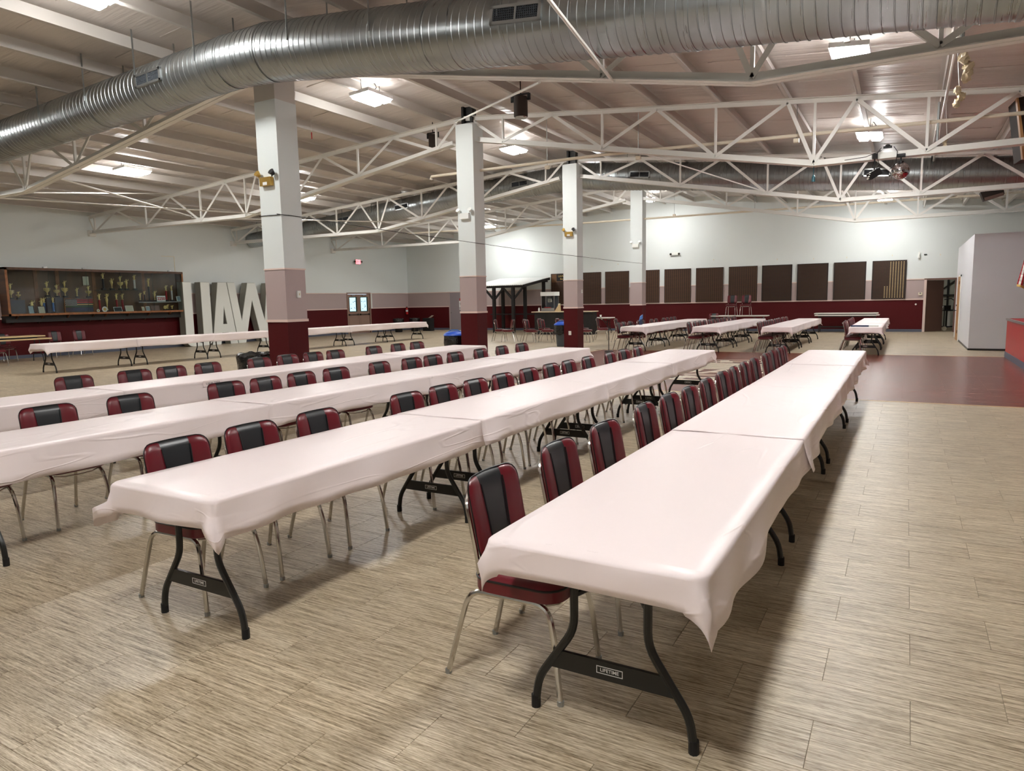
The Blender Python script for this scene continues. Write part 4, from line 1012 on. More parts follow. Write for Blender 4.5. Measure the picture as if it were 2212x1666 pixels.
Wl=[[(0,HL),(.37,HL),(.64,.95),(.79,0),(.41,0)],[(.79,0),(.64,.95),(1.05,HL),(1.25,1.86)],[(1.05,HL),(1.46,HL),(1.25,1.86)],[(1.46,HL),(1.25,1.86),(1.68,0),(1.89,.93)],[(1.68,0),(2.06,0),(2.5,HL),(2.13,HL),(1.89,.93)]]
letter([('letter_face',q) for q in Wl],20.08,'giant white block letter W partly behind the nearest column')

# ---------------------------------------------------------------- chairs
def fillet(pts,r=.05,n=3):
    out=[Vector(pts[0])]
    for a,p,c in zip(pts[:-2],pts[1:-1],pts[2:]):
        a,p,c=Vector(a),Vector(p),Vector(c); d1=(a-p);d2=(c-p); rr=min(r,d1.length*.45,d2.length*.45)
        s=p+d1.normalized()*rr; e=p+d2.normalized()*rr
        for i in range(n+1):
            k=i/n; out.append(s.lerp(p,k).lerp(p.lerp(e,k),k))
    out.append(Vector(pts[-1])); return out
def back_pad():
    """returns three meshes for the pad: columns of points; local u across width(y), v up"""
    W,Hh,Rc=.205,.34,.062; z0=.53
    def xs(i,v):  # seam positions (fraction of half width)
        top,bot=.45,.35
        s=bot+(top-bot)*v
        return {0:-1,1:-s,2:s,3:1}[i]
    def pt(u,v,front):
        x=u*W
        # rounded corners
        ax=abs(x)-(W-Rc)
        cut=Rc-math.sqrt(max(Rc*Rc-max(ax,0)**2,0)) if ax>0 else 0
        zz=lerp(z0+cut,z0+Hh-cut,v)
        vv=v*2-1
        th=.026*(max(0,1-abs(vv)**6))**.5*(max(0,1-abs(u)**8))**.5
        tilt=-.125-.065*(zz-z0)/Hh
        curve=.035*u*u
        return (tilt+curve+(th if front else -th*.7),x,zz)
    res=[]
    for seg in range(3):
        b=MB(); nu,nv=(4 if seg==1 else 8,9)
        grid={}
        for f in (0,1):
            for i in range(nu+1):
                for j in range(nv+1):
                    v=.5-.5*math.cos(PI*j/nv); k=i/nu
                    if seg==0: k=1-math.cos(k*PI/2)
                    if seg==2: k=math.sin(k*PI/2)
                    u=lerp(xs(seg,v),xs(seg+1,v),k)
                    p=pt(u,v,f)
                    if f and ((seg==1 and i in(0,nu)) or (seg==0 and i==nu) or (seg==2 and i==0)): p=(p[0]-.006,p[1],p[2])
                    b.v.append(p); grid[f,i,j]=len(b.v)-1
        for f in (0,1):
            for i in range(nu):
                for j in range(nv): b.face((grid[f,i,j],grid[f,i+1,j],grid[f,i+1,j+1],grid[f,i,j+1]))
        for i in range(nu):
            for j in (0,nv): b.face((grid[0,i,j],grid[0,i+1,j],grid[1,i+1,j],grid[1,i,j]))
        for j in range(nv):
            for i in (0,nu): b.face((grid[0,i,j],grid[0,i,j+1],grid[1,i,j+1],grid[1,i,j]))
        res.append(b)
    # piping along the two seams (front) and around the edge
    pp=MB()
    for seg in (1,2):
        pts=[]
        for j in range(1,9):
            v=j/9; u=xs(seg,v); p=pt(u,v,1); pts.append((p[0]-.001,p[1],p[2]))
        pp.tube(pts,.0035,5)
    loop=[]
    for u in [math.sin(-PI/2+PI*i/20) for i in range(21)]: loop.append(pt(u,1,1))
    L2=[pt(1,v,1) for v in (.9,.7,.5,.3,.1)]; L3=[pt(u,0,1) for u in [math.sin(PI/2-PI*i/20) for i in range(21)]]; L4=[pt(-1,v,1) for v in (.1,.3,.5,.7,.9)]
    al=loop+L2+L3+L4+[loop[0]]
    pp.tube([(p[0]+.002,p[1]*1.01,p[2]+(.002 if p[2]>.7 else -.002)) for p in al],.0032,5)
    return res,pp,pt
def rslab(w,d,R,z0,z1,n=5,inset=.012):
    def lo(k):
        o=[]
        for cx_,cy_,a0 in ((w/2-R,d/2-R,0),(-w/2+R,d/2-R,PI/2),(-w/2+R,-d/2+R,PI),(w/2-R,-d/2+R,1.5*PI)):
            for i in range(n+1):
                a=a0+PI/2*i/n; o.append((cx_+(R-k)*math.cos(a),cy_+(R-k)*math.sin(a)))
        return o
    return lo
def mk_chair():
    t=thing('diner_chair','','chair',group='')
    res,pp,pt=back_pad()
    bk=res[1].build('backrest',M['vblack'],t,True); bk['label']='black centre panel of the backrest'
    for q in (0,2): res[q].build('side_panel',M['red'],bk,True)
    pp.build('piping',M['piping'],bk,True)
    # seat cushion
    lo=rslab(.41,.42,.09,0,0)
    b=MB(); rings=[(.02,.402),(.0,.412),(.0,.462),(.012,.475),(.05,.482)]; o=0; n=None
    for k,z in rings:
        L=lo(k); n=len(L); b.v.extend([(x+.055,y,z) for x,y in L])
    for i in range(len(rings)-1):
        for j in range(n): j2=(j+1)%n; b.face((i*n+j,i*n+j2,(i+1)*n+j2,(i+1)*n+j))
    b.face(range(n)); b.face([(len(rings)-1)*n+j for j in range(n)])
    st=b.build('seat',M['red'],t,True)
    b=MB(); L=lo(.06); b.box(-.12,.235,-.085,.085,.479,.4855); o=b.build('seat_inset',M['vblack'],st); o['label']='black centre panel of the seat'
    b=MB(); L=lo(-.001); b.tube([(x+.055,y,.463) for x,y in L]+[(L[0][0]+.055,L[0][1],.463)],.005,5); b.build('piping',M['piping'],st,True)
    # chrome legs
    for sy in (-1,1):
        y=sy*.175
        b=MB(); b.tube(fillet([(.03,y,.392),(.20,y,.392),(.235,sy*.19,.25),(.262,sy*.20,0.012)],.09,4),.0125,8); lg=b.build('leg',M['chrome'],t,True); b=MB(); b.tube([(.263,sy*.20,0),(.263,sy*.20,.02)],.0145,8); b.build('foot_cap',M['galv'],lg,True)
        b=MB(); b.tube(fillet([(.03,y,.392),(-.17,y,.392),(-.215,sy*.185,.24),(-.275,sy*.20,0.012)],.09,4),.0125,8); lg=b.build('leg',M['chrome'],t,True); b=MB(); b.tube([(-.277,sy*.20,0),(-.277,sy*.20,.02)],.0145,8); b.build('foot_cap',M['galv'],lg,True)
    b=MB()
    for sy in(-1,1):
        b.tube(fillet([(-.02,sy*.16,.40),(-.12,sy*.165,.41),(-.125,sy*.182,.55),(-.172,sy*.182,.78),(-.190,sy*.12,.83),(-.216,0,.835)],.05,3),.010,7)
    b.build('back_frame',M['chrome'],t,True)
    b=MB(); b.tube([(.18,-.16,.385),(.21,-.1,.375),(.215,0,.372),(.21,.1,.375),(.18,.16,.385)],.006,6); b.tube([(-.12,-.16,.39),(-.12,.16,.39)],.008,6); b.build('cross_bar',M['chrome'],t,True)
    return t
ch0=mk_chair(); chused=[False]
def chair(x,y,rz,label,group,z=0):
    if not chused[0]:
        chused[0]=True; ch0.location=(x,y,z); ch0.rotation_euler=(0,0,rz); ch0['label']=label; ch0['group']=group; return ch0
    return dup(ch0,(x,y,z),rz,label,group)
rng=random.Random(3)
rows=[(-1.39,[2.54,3.2,3.82,4.62,5.17,5.66,6.25,6.89,7.43,7.98,8.53,9.3,9.82,10.3,10.8],'rightmost foreground pink table row'),
(-3.40,[2.41,2.93,3.5,4.47,5.02,5.52,6.05,6.62,7.18,7.66,8.25,9.0,9.55,10.15],'second foreground table row from right'),
(-5.60,[2.2,2.84,3.5,4.47,4.95,5.46,5.98,6.76,7.39,7.88,8.44,9.14,9.82,10.5],'third foreground table row from right'),
(-7.85,[2.6,4.26,4.95,5.45,5.97,6.79,7.33,7.84,8.33,9.25,9.93,10.5],'leftmost of four foreground table rows')]
for x,ys,nm in rows:
    for i,y in enumerate(ys):
        chair(x+rng.uniform(-.015,.015),y,rng.uniform(-.04,.04),'burgundy and black diner chair, %s from camera end, at %s'%(ORD[i],nm),'chairs at the foreground tables')
frow=[(-1.28,[20.5,20.92,21.35,21.8,22.5,23.0,23.5,24.1,24.6],'rightmost far table row'),
(-3.45,[20.45+.47*i for i in range(12)],'second far table row from right'),
(-5.38,[20.4,20.95,21.5,22.2,22.7,23.3,23.9,24.4,25.0,25.5,26.1,26.7],'third far table row from right'),
(-7.6,[20.4,20.9,21.5,22.3,22.8,23.6,24.2,25.0,25.5,26.0,26.5],'leftmost far table row')]
for x,ys,nm in frow:
    for i,y in enumerate(ys):
        chair(x+rng.uniform(-.03,.03),y,rng.uniform(-.05,.05),'burgundy diner chair, %s from dance floor, at %s'%(ORD[i],nm),'chairs at the far tables')
cl=[(-14.15,24.0,.3,'leftmost'),(-12.95,24.2,.2,'second from left'),(-12.5,23.55,.15,'third from left, pulled forward'),(-12.7,25.0,.1,'in the back line behind the third'),(-11.95,23.8,.2,'fourth in the front line'),(-11.95,25.1,.1,'second in the back line'),(-11.2,23.9,.1,'fifth in the front line'),(-11.1,25.2,.15,'third in the back line'),(-10.45,24.0,.1,'sixth in the front line, by the grey can'),(-10.3,25.3,.2,'rightmost in the back line')]
for x,y,r,nm in cl: chair(x,y,r,'burgundy diner chair near the black bar, '+nm,'loose chairs by the bar')
chair(-9.2,24.4,.1,'burgundy diner chair partly hidden right of the third column','loose chairs by the bar')
chair(-13.55,23.75,PI+.2,'diner chair turned to face the leftmost chair near the bar','loose chairs by the bar')
for i,(x,y) in enumerate(((-25.1,12.95),(-25.08,13.75))): chair(x,y,0,'burgundy diner chair against the wall under trophy case, '+('left one' if i==0 else 'right one'),'chairs under the trophy case')
chair(-23.2,10.22,.0,'diner chair at the left frame edge before the tan tables','chairs under the trophy case')
chair(-24.95,11.3,0,'diner chair behind the tan tables at left edge','chairs under the trophy case')
chair(-6.65,31.3,-PI/2,'left of two diner chairs set on top of a back table','chairs on the back table',z=.775)
chair(-6.05,31.3,-PI/2,'right of two diner chairs set on top of a back table','chairs on the back table',z=.775)
chair(-7.35,30.9,-PI/2,'diner chair on the floor left of the two raised chairs','chairs on the back table')

# ---------------------------------------------------------------- folding tables
def mk_table(L=2.355,W=.76,topm='plastic',single=False):
    t=thing('folding_table','','table',group='')
    lo=rslab(W,L,.06,0,0,4)
    b=MB(); rings=[(.012,.70),(0,.705),(0,.735),(.008,.742)]; n=0
    for k,z in rings:
        Lp=lo(k); n=len(Lp); b.v.extend([(x,y,z) for x,y in Lp])
    for i in range(3):
        for j in range(n): j2=(j+1)%n; b.face((i*n+j,i*n+j2,(i+1)*n+j2,(i+1)*n+j))
    b.face(range(n)); b.face([3*n+j for j in range(n)])
    b.build('tabletop',M[topm],t,True)
    for s in (-1,1):
        y=s*(L/2-.19)
        for sx in(-1,1):
            fr=MB(); fr.tube(fillet([(sx*.145,y,.70),(sx*.145,y,.36),(sx*.30,y,.13),(sx*.315,y,.02)],.055,4),.0165,9)
            lf=fr.build('leg',M['dsteel'],t,True)
            b=MB(); b.tube([(sx*.315,y,0),(sx*.315,y,.05)],.019,9); b.build('foot_cap',M['black'],lf,True)
        b=MB(); b.prism([(-.275,.19),(.275,.19),(.215,.262),(-.215,.262)],'y',y-.008,y+.008); cp=b.build('cross_plate',M['dsteel'],t)
        b=MB(); b.tube([(-.145,y,.64),(.145,y,.64)],.011,7); b.build('cross_bar',M['dsteel'],t,True)
        b=MB(); b.tube([(-.14,y,.50),(0,y-s*.17,.555),(.14,y,.50)],.011,7); b.tube([(0,y-s*.17,.555),(0,y-s*.5,.70)],.012,7); b.build('folding_brace',M['dsteel'],t,True)
        lb=MB()
        for q in ((-.052,.052,.2145,.217),(-.052,.052,.241,.2435),(-.052,-.0495,.2145,.2435),(.0495,.052,.2145,.2435)): lb.box(q[0],q[1],y-.0095,y-.0078,q[2],q[3])
        lb.build('label_border',M['signwhite'],cp)
        text('LIFETIME',.0195,M['signwhite'],cp,frame((0,y-.0088,.229),(1,0,0),(0,0,1)),ext=.0004,bold=.0002)
    return t
tb0=mk_table(); tbu=[False]
def table(x,y,label,group,rz=0,z=0):
    if not tbu[0]:
        tbu[0]=True; o=tb0; o.location=(x,y,z); o.rotation_euler=(0,0,rz); o['label']=label; o['group']=group; return o
    return dup(tb0,(x,y,z),rz,label,group)

# ---------------------------------------------------------------- tablecloths
def cloth(x0,x1,y0,y1,near,far,hs=(.17,.17),he=.13,zt=.746,label='',seed=0,group='pink plastic tablecloths',dense=1.0,ear=(.3,.3)):
    rg=random.Random(seed); R=.065; e=.006
    rim=[]   # (x,y,nx,ny,hang,flare,s)
    def add(x,y,nx,ny,h,fl): rim.append((x,y,nx,ny,h,fl))
    step=.055/dense
    L=y1-y0
    def hs_at(side,y): 
        return hs[side]
    path=[]
    a_l,a_r=x0-e,x1+e
    ya=y0-e if near else y0; yb=y1+e if far else y1
    # left side from far to near
    def side(side_,ys):
        for y in ys:
            # near a draped end the side hang is full
            if side_==0: add(a_l,y,-1,0,hs[0],0)
            else: add(a_r,y,1,0,hs[1],0)
    def corner(cx_,cy_,a0,a1,hA,hB,er):
        n=14
        for i in range(1,n):
            k=i/n; a=a0+(a1-a0)*k
            # rectangular cloth corner: cloth reach along the fold direction
            reach=min(hA/max(math.cos(k*PI/2),1e-3),hB/max(math.sin(k*PI/2),1e-3))
            reach=min(reach,math.hypot(hA,hB)); fl=er*math.sin(k*PI)**2
            add(cx_+R*math.cos(a),cy_+R*math.sin(a),math.cos(a),math.sin(a),reach*(1+er*.25),fl)
    n=max(2,int((yb-ya-(R if near else 0)-(R if far else 0))/step))
    y_lo=ya+(R if near else 0); y_hi=yb-(R if far else 0)
    ys=[y_hi+(y_lo-y_hi)*i/n for i in range(n+1)]
    side(0,ys)
    if near:
        corner(a_l+R,ya+R,PI,1.5*PI,hs[0],he,ear[0])
        m_=int((a_r-a_l-2*R)/step)+1
        for i in range(m_+1): add(a_l+R+(a_r-a_l-2*R)*i/m_,ya,0,-1,he,0)
        corner(a_r-R,ya+R,-PI/2,0,he,hs[1],ear[1])
        gap_=0
    k_right=len(rim)
    side(1,ys[::-1])
    if far:
        corner(a_r-R,yb-R,0,PI/2,hs[1],he,ear[1])
        m_=int((a_r-a_l-2*R)/step)+1
        for i in range(m_+1): add(a_r-R-(a_r-a_l-2*R)*i/m_,yb,0,1,he,0)
        corner(a_l+R,yb-R,PI/2,PI,he,hs[0],ear[0])
    N=len(rim)
    b=MB(); FL=[0,.035,.1,.25,.5,.75,1]; K=6
    # low frequency random waviness along the rim
    fr=[(rg.uniform(1.2,2.6),rg.uniform(0,6.28),rg.uniform(.3,1)) for _ in range(4)]+[(rg.uniform(5,11),rg.uniform(0,6.28),rg.uniform(.15,.4)) for _ in range(4)]
    def wob(s): return sum(a*math.sin(f*s*1.6+p) for f,p,a in fr)
    s=0; px_,py_=rim[0][:2]
    S=[]
    for r_ in rim:
        s+=math.hypot(r_[0]-px_,r_[1]-py_); px_,py_=r_[:2]; S.append(s)
    for k in range(K+1):
        f=FL[k]
        for i,(x,y,nx,ny,h,fl) in enumerate(rim):
            s=S[i]; wv=wob(s)
            if k==0: b.v.append((x-nx*.004,y-ny*.004,zt)); continue
            hh=h*(1+.04*math.sin(2.3*s+seed)+.015*wv)
            r_=hh*f
            out=.004+ .011*f**1.4*wv*(1-.6*min(1,fl*4)) +.015*f+ .013*f*math.sin(9*s+2*f+1.5*math.sin(2.1*s))
            out=max(out,.003)
            if fl>0: out+=r_*fl*1.05*(.6+.4*math.sin(7*f+seed))
            dz=-math.sqrt(max(r_*r_-min(out,r_*.95)**2,(.3*r_)**2))
            if k==1: dz=-.006
            b.v.append((x+nx*out,y+ny*out,zt-.002+dz))
    closed=near and far
    # top: rows pairing left and right rim points + wrinkled interior grid
    nl=len(ys); NX=12
    base=len(b.v)
    # skirt faces
    for k in range(K):
        for i in range(N-1):
            if not near and i==nl-1: continue
            b.face((k*N+i,k*N+i+1,(k+1)*N+i+1,(k+1)*N+i))
        if far: b.face((k*N+N-1,k*N+0,(k+1)*N+0,(k+1)*N+N-1))
    # top face grid between the sides
    rightstart=k_right
    def topz(x,y):
        ww=0
        for f1,f2,ph,am in TW_:
            ww+=am*max(0,math.sin(f1*x+f2*y+ph+1.3*math.sin(1.7*y+ph)))**6
        ww*=min(1,(x-x0)/.1,(x1-x)/.1)
        return zt+.0022*max(0,ww)
    TW_=[(rg.uniform(6,14)*rg.choice((-1,1)),rg.uniform(2,9),rg.uniform(0,6.28),rg.uniform(.4,1)) for _ in range(5)]
    grid=[]
    ny_=len(ys)
    for j,y in enumerate(ys):
        row=[j]   # left rim vertex ring0
        for i in range(1,NX):
            x=lerp(a_l+.004,a_r-.004,i/NX); b.v.append((x,y,topz(x,y))); row.append(len(b.v)-1)
        row.append(rightstart+(ny_-1-j)); grid.append(row)
    for j in range(ny_-1):
        for i in range(NX): b.face((grid[j][i],grid[j][i+1],grid[j+1][i+1],grid[j+1][i]))
    if near:
        b.face([*grid[ny_-1][::-1]]+[q for q in range(ny_,rightstart)]) if 0 else b.face(list(grid[ny_-1])[::-1]+list(range(ny_,rightstart)))
    if far:
        b.face(list(grid[0])+list(range(rightstart+ny_,N)))
    ob=b.build('tablecloth',M['cloth'],None,False)
    me=ob.data; me.polygons.foreach_set('use_smooth',[True]*len(me.polygons))
    me.set_sharp_from_angle(angle=math.radians(70))
    md=ob.modifiers.new('thickness','SOLIDIFY'); md.thickness=.0012; md.offset=-1
    tag(ob,label,'tablecloth',group); return ob
def trow(xc,ystart,pitch,n,nm,near=True,far=True,hs=(.17,.17),he=.13,w=.76,seed=0,tg='folding tables under pink cloths',ear=(.3,.3),zt=.746,over=.09,which='nearest the camera'):
    for i in range(n):
        y0=ystart+i*pitch; y1=y0+pitch
        table(xc,(y0+y1)/2,'black-legged folding table, %s along the %s'%(ORD[i],nm),tg)
        ne=near and i==0; fe=far and i==n-1
        a=y0 if i==0 else y0-over
        cloth(xc-w/2,xc+w/2,a,y1,ne,fe,hs,he,zt+(i%2)*.0035,'pale pink plastic cloth on table %s along the %s'%(ORD[i],nm),seed+i,ear=ear)
trow(-.905,2.07,2.425,4,'rightmost foreground row',w=.79,hs=(.16,.19),he=.12,seed=11,ear=(.34,.30))
trow(-3.05,1.95,2.36,4,'second foreground row from right',hs=(.18,.19),he=.13,seed=21,ear=(.5,.36))
trow(-5.22,1.9,2.365,4,'third foreground row from right',hs=(.18,.20),he=.13,seed=31)
trow(-7.47,1.95,2.39,4,'fourth foreground row from right',hs=(.18,.24),he=.13,seed=41)
trow(-.90,20.15,2.5,3,'rightmost far row',hs=(.18,.2),he=.15,seed=51)
trow(-3.07,20.15,2.5,3,'second far row from right',hs=(.18,.2),he=.15,seed=61)
trow(-5.0,20.15,2.5,3,'third far row from right',hs=(.18,.2),he=.15,seed=71)
trow(-7.2,20.15,2.5,3,'fourth far row from right',hs=(.18,.2),he=.15,seed=81)
trow(-19.05,9.35,2.44,3,'row before the trophy case',hs=(.2,.22),he=.14,seed=91)
trow(-18.9,17.75,2.44,3,'row before the double door',hs=(.2,.22),he=.14,seed=101)
for o in bpy.data.objects:
    if o.name.startswith('tablecloth') and o['label'].endswith('third along the fourth foreground row from right') and False: pass
# handwriting on the fourth row's cloth edge
ts=thing('cloth_marking','handwritten dark UAW 2250 on the leftmost foreground row cloth edge','writing',(-7.06,5.32,.715)); text('UAW 2250',.040,M['can'],ts,frame((.0,0,0),(0,1,0),(0,0,1)),ext=.0005)
b=MB(); b.box(-.0035,-.0005,-.13,.13,-.035,.035); b.build('clear_tape',M['cloth'],ts)

# other tables
def placed(loc,rz,label,group,z=0): return table(loc[0],loc[1],label,group,rz,z)
def tan_table(x,y,z,label):
    t=thing('wooden_folding_table',label,'table',(x,y,z)); 
    b=MB(); b.box(-.38,.38,-1.2,1.2,.69,.73); b.build('tabletop',M['tan'],t); b=MB(); b.box(-.385,.385,-1.205,1.205,.70,.72); b.build('edge_band',M['tan'],t)
    for s in(-1,1):
        b=MB()
        for sx in(-1,1): b.tube(fillet([(sx*.15,s*.95,.69),(sx*.15,s*.95,.25),(sx*.28,s*.95,.22),(sx*.3,s*.95,0)],.06,3),.014,7)
        b.tube([(-.15,s*.95,.24),(.15,s*.95,.24)],.012,6); b.build('leg_frame',M['dsteel'],t,True)
    return t
tan_table(-23.85,10.75,0,'tan wooden folding table at the left edge, under the trophy case')
t=thing('folded_table','second tan table lying folded on the tan table at left edge','table',(-23.9,10.6,.735)); b=MB(); b.box(-.38,.38,-1.2,1.2,.045,.08); b.build('tabletop',M['tan'],t); b=MB(); b.box(-.3,.3,-1.0,1.0,0,.045); b.build('folded_legs',M['dsteel'],t)
table(-13.05,30.5,'white folding table behind the third column with cups','white folding tables at the back',PI/2)
table(-6.3,31.3,'white folding table carrying two raised diner chairs','white folding tables at the back',PI/2,z=.03)
for i in range(2):
    t=thing('stacked_tabletop','white table top, '+('upper' if i else 'lower')+' of the pair stored along the far wall','table',(-2.17,32.55,.70+i*.075)); b=MB(); b.box(-1.22-.02*i,1.22-.05*i,-.37,.37,.0,.045); b.build('tabletop',M['plastic'],t); b=MB(); b.box(-1.1,1.1,-.3,.3,.045,.075) if i==0 else b.box(-1.0,1.0,-.3,.3,-.0299,.0); b.build('folded_legs',M['dsteel'],t)
t=thing('table_cart','dark rack carrying the stacked white tables by far wall','rack',(-2.17,32.55,0)); 
for sx in(-1.05,1.05):
    for sy in(-.3,.3): b=MB(); b.tube([(sx,sy,0),(sx,sy,.69)],.02,8); b.build('post',M['dsteel'],t)
b=MB(); b.box(-1.1,1.1,-.33,.33,.655,.69); b.box(-1.1,1.1,-.02,.02,.2,.25); b.build('shelf',M['dsteel'],t)

# ---------------------------------------------------------------- trash cans and clutter
def trash(x,y,label,kind):
    t=thing('trash_can',label,'trash can',(x,y,0),group='trash cans')
    b=MB(); b.lathe([(.19,0),(.20,.02),(.25,.62),(.265,.64),(.265,.70)],n=24); b.build('can_body',M['can'] if kind!='bag' else M['black'],t,True)
    b=MB(); n=30; rg=random.Random(int(x*100)); ringz=[(.272,.42 if kind!='bag' else .38),(.28,.55),(.285,.68),(.275,.73),(.235,.735 if kind!='bag' else .74),(.2,.66)]
    o=0
    for r,z in ringz:
        for k in range(n):
            a=2*PI*k/n; rr=r+rg.uniform(-.012,.014)*(1.5 if kind=='bag' else 1); b.v.append((rr*math.cos(a),rr*math.sin(a),z+rg.uniform(-.02,.02)+(.02*math.sin(5*a) if z<.5 else 0)))
    for i in range(len(ringz)-1):
        for k in range(n): k2=(k+1)%n; b.face((i*n+k,i*n+k2,(i+1)*n+k2,(i+1)*n+k))
    b.build('bin_liner',M['bag'],t,True)
    if kind=='lid':
        b=MB(); b.lathe([(.29,.735),(.295,.75),(.27,.79),(.2,.83),(.08,.845),(.01,.85)],n=24); b.build('lid',M['bluelid'],t,True)
        b=MB(); b.tube([(-.2,0,.83),(-.1,0,.875),(.1,0,.875),(.2,0,.83)],.014,6); b.build('lid_handle',M['blue'],t,True)
    return t
trash(-10.3,21.75,'grey trash can with blue lid and black bag at third column','lid')
trash(-10.2,15.0,'trash can with bright blue lid left of the second column','lid')
trash(-10.45,8.85,'trash can lined with a crumpled black bag beside nearest column','bag').scale=(1.25,1.25,1)
trash(-24.3,30.3,'left of two dark bagged bins in the far left corner','bag')
trash(-23.95,31.3,'right of two dark bagged bins in the far left corner','bag')
t=thing('mic_stand','black microphone stand left of the far tables','microphone stand',(-7.85,19.85,0))
b=MB(); b.lathe([(.13,0),(.13,.02),(.02,.04)],n=18); b.build('base',M['black'],t,True); b=MB(); b.tube([(0,0,.03),(0,0,.78)],.013,8); b.build('pole',M['dsteel'],t,True)
b=MB(); b.tube([(.12,0,.62),(-.22,0,1.0)],.009,6); b.build('boom_arm',M['dsteel'],t,True); b=MB(); b.tube([(-.20,0,.98),(-.28,0,1.04)],[.018,.026],8); b.build('microphone',M['silverm'],t,True)
t=thing('equipment_bag','black lumpy bag piled on the first chairs at leftmost far row','bag',(-7.55,21.2,.52)); b=MB(); b.sphere((0,0,.12),.17,10,.75); b.sphere((.05,.22,.1),.14,8,.8); b.build('bag_body',M['bag'],t,True); b=MB(); b.tube([(-.1,0,.2),(0,.02,.33),(.1,0,.2)],.012,6); b.build('bag_strap',M['black'],t,True)
t=thing('blue_folder','bright blue folder standing on the black bag at far row','folder',(-7.5,21.75,.52)); b=MB(); b.add([(0,-.16,.36),(0,.16,.42),(0,.18,.55),(0,-.05,.5),(.02,-.16,.36),(.02,.16,.42),(.02,.18,.55),(.02,-.05,.5)],[(0,1,2,3),(7,6,5,4),(0,4,5,1),(1,5,6,2),(2,6,7,3),(3,7,4,0)]); b.build('cover',M['blue'],t); b=MB(); b.box(-.01,.03,-.1,.1,0,.4); b.build('back_cover',M['fblue'],t)
t=thing('cloth_roll_box','flat blue and white cloth box on rightmost far table','box',(-.95,20.35,.752)); b=MB(); b.box(-.3,.12,-.05,.05,0,.035); b.build('carton',M['fblue'],t); b=MB(); b.box(.12,.34,-.05,.05,0,.033); b.build('carton_end',M['foam'],t)
# ---------------------------------------------------------------- bar shelter, counter, popcorn machine
t=thing('bar_shelter','black timber bar shelter with white corrugated roof by far wall','shelter',(0,0,0))
x0,x1,yf,yr=-19.35,-16.25,30.0,32.9
for (x,y,h) in ((-18.05,30.15,2.26),(-16.85,31.2,2.42),(-16.95,30.15,2.26),(-16.45,32.5,2.6),(-18.9,32.5,2.6)):
    b=MB(); b.box(x-.07,x+.07,y-.07,y+.07,0,h); b.build('post',M['post'],t)
    for s in(-1,1):
        if y<31: b=MB(); b.beam((x,y,h-.62),(x+s*.55,y,h-.03),.07,.09); b.build('knee_brace',M['post'],t)
b=MB(); b.box(x0,x1,yf+.06,yf+.22,2.24,2.36); b.build('front_beam',M['post'],t)
b=MB(); b.beam((x1-.05,yf,2.30),(x1-.05,yr,2.70),.07,.12); b.beam((x1-.6,yf,2.30),(x1-.6,yr,2.70),.06,.1); b.beam((x0+.2,yf,2.30),(x0+.2,yr,2.70),.07,.12); b.build('rafter',M['post'],t)
b=MB(); b.box(x0,x1,32.45,32.6,2.52,2.62); b.build('rear_beam',M['post'],t)
b=MB(); b.box(x0,x1,31.9,32.1,.86,.92); b.build('bar_rail',M['post'],t)
b=MB(); n=110
for i in range(n):
    xa=x0+(x1-x0)*i/n; xb=x0+(x1-x0)*(i+1)/n; za=.03*math.sin(i*PI/2*1.0); zb=.03*math.sin((i+1)*PI/2)
    za=.028*(1 if i%4 in(1,2) else -1)*.6; zb=.028*(1 if (i+1)%4 in(1,2) else -1)*.6
    b.add([(xa,yf-.08,2.36+za),(xb,yf-.08,2.36+zb),(xb,yr+.1,2.79+zb),(xa,yr+.1,2.79+za)],[(0,1,2,3)])
o=b.build('corrugated_roof',M['metalroof'],t,fix=False); md=o.modifiers.new('s','SOLIDIFY'); md.thickness=.008
b=MB(); n=160
for i in range(n):
    xa=x0-.2+(x1+1.6-x0)*i/n; xb=x0-.2+(x1+1.6-x0)*(i+1)/n; ya=-.02-.012*(1 if i%2 else 0); yb_=-.02-.012*(1 if (i+1)%2 else 0)
    b.add([(xa,YF+ya,ZR+.03),(xb,YF+yb_,ZR+.03),(xb,YF+yb_,ZT-.03),(xa,YF+ya,ZT-.03)],[(0,3,2,1)])
o=b.build('corrugated_backing',M['taupe'],t,fix=False)
t=thing('bar_counter','black bar counter with pale top left of the third column','counter',(-13.8,29.3,0))
b=MB(); b.box(-1.4,1.5,-.25,.35,0,1.03); b.build('counter_body',M['post'],t); b=MB(); b.box(-1.52,1.55,-.33,.42,1.03,1.07); b.build('counter_top',M['counter'],t)
for k in range(5): b=MB(); b.box(-1.3+k*.58,-1.3+k*.58+.48,-.262,-.25,.12,.92); b.build('front_panel',M['post'],t)
t=thing('popcorn_machine','glass-sided steel popcorn machine on the bar counter','popcorn machine',(-14.5,29.3,1.07))
b=MB(); b.box(-.34,.34,-.25,.25,0,.16); b.build('base_cabinet',M['silverm'],t); b=MB(); b.box(-.36,.36,-.27,.27,.72,.90); b.build('canopy',M['white'],t)
for sx in(-.33,.33):
    for sy in(-.24,.24): b=MB(); b.box(sx-.012,sx+.012,sy-.012,sy+.012,.16,.72); b.build('corner_post',M['silverm'],t)
b=MB(); b.box(-.32,.32,-.243,-.238,.16,.72); b.build('front_glass',M['glass'],t)
b=MB(); b.box(-.3,.3,.2,.23,.16,.72); b.build('back_panel',M['can'],t)
b=MB(); b.lathe([(.09,.42),(.12,.46),(.12,.58),(.1,.6)],0,0,16); b.tube([(0,0,.6),(0,0,.72)],.012,6); b.build('kettle',M['silverm'],t,True)
b=MB(); b.box(-.2,.0,-.2,.1,.16,.2); b.build('red_tray',M['signred'],t)
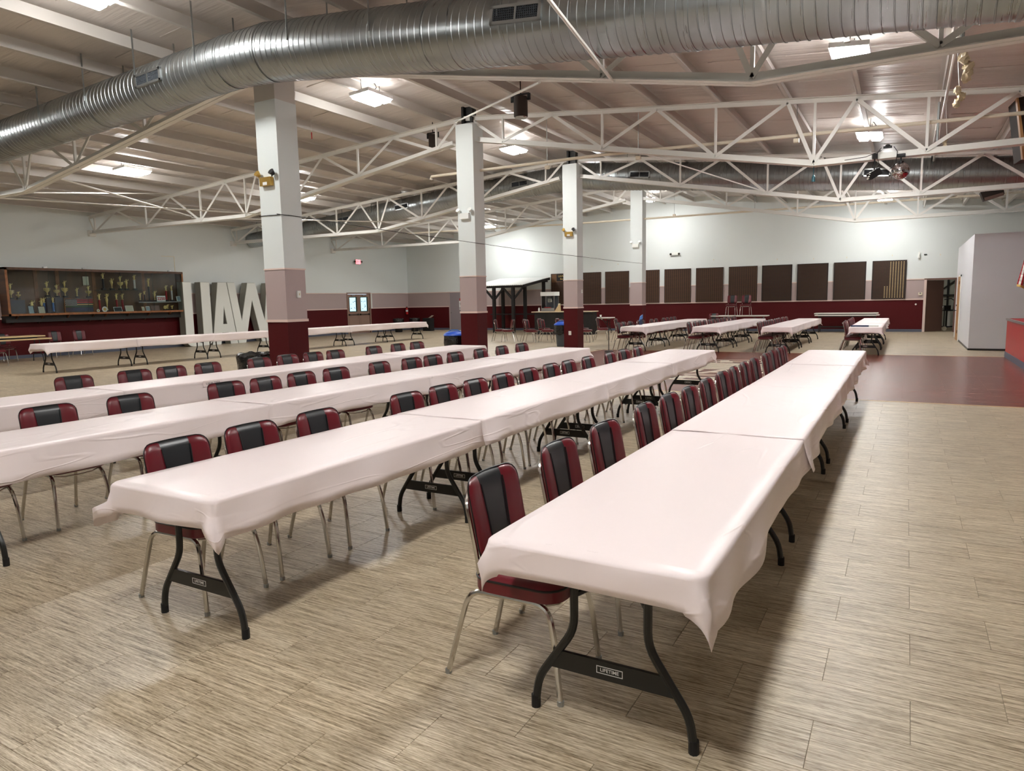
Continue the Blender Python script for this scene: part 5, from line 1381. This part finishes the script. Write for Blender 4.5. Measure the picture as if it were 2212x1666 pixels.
t=thing('paper_bag','tan paper bag leaning beside the popcorn machine','paper bag',(-13.98,29.1,1.07)); b=MB(); b.add([(-.16,-.08,0),(.1,-.08,0),(.1,.08,0),(-.16,.08,0),(.02,-.03,.3),(.1,-.03,.34),(.1,.03,.34),(.02,.03,.3)],[(0,3,2,1),(4,5,6,7),(0,1,5,4),(1,2,6,5),(2,3,7,6),(3,0,4,7)]); b.build('bag',M['tan'],t); b=MB(); b.box(.01,.1,-.032,.032,.3,.36); b.build('folded_top',M['cream'],t)
t=thing('spray_bottle','turquoise spray bottle on the bar counter','spray bottle',(-13.66,29.15,1.07)); b=MB(); b.lathe([(.05,0),(.05,.16),(.02,.21),(.02,.24)],n=12); b.build('bottle',M['mint'],t,True); b=MB(); b.box(-.07,.03,-.015,.015,.24,.29); b.box(-.05,-.03,-.01,.01,.17,.24); b.build('trigger_head',M['mint'],t)
t=thing('squeeze_bottle','small white bottle left of the popcorn machine','bottle',(-14.98,29.1,1.07)); b=MB(); b.lathe([(.04,0),(.045,.1),(.03,.15),(.012,.17)],n=12); b.build('bottle',M['white'],t,True); b=MB(); b.lathe([(.014,.17),(.01,.2)],n=8); b.build('cap',M['cream'],t,True)
t=thing('supply_box','black box with a pale flap on the left far corner bins','box',(-23.45,31.9,.72)); b=MB(); b.box(-.25,.25,-.2,.2,-.72,.0); b.build('crate',M['black'],t); b=MB(); b.add([(.1,-.1,0),(.3,-.1,.12),(.3,.1,.12),(.1,.1,0),(.1,-.1,.02),(.3,-.1,.14),(.3,.1,.14),(.1,.1,.02)],[(0,3,2,1),(4,5,6,7),(0,1,5,4),(1,2,6,5),(2,3,7,6),(3,0,4,7)]); b.build('open_flap',M['cream'],t)
for i,(x,y) in enumerate(((-13.7,30.4),(-12.5,30.6))):
    t=thing('cup',('left' if i==0 else 'right')+' small white cup on the table behind third column','cup',(x,y,.743)); b=MB(); b.lathe([(.03,0),(.045,.11),(.042,.11)],n=12); b.build('cup_wall',M['white'],t,True); b=MB(); b.lathe([(.046,.108),(.046,.114)],n=12); b.build('rim',M['cream'],t,True)
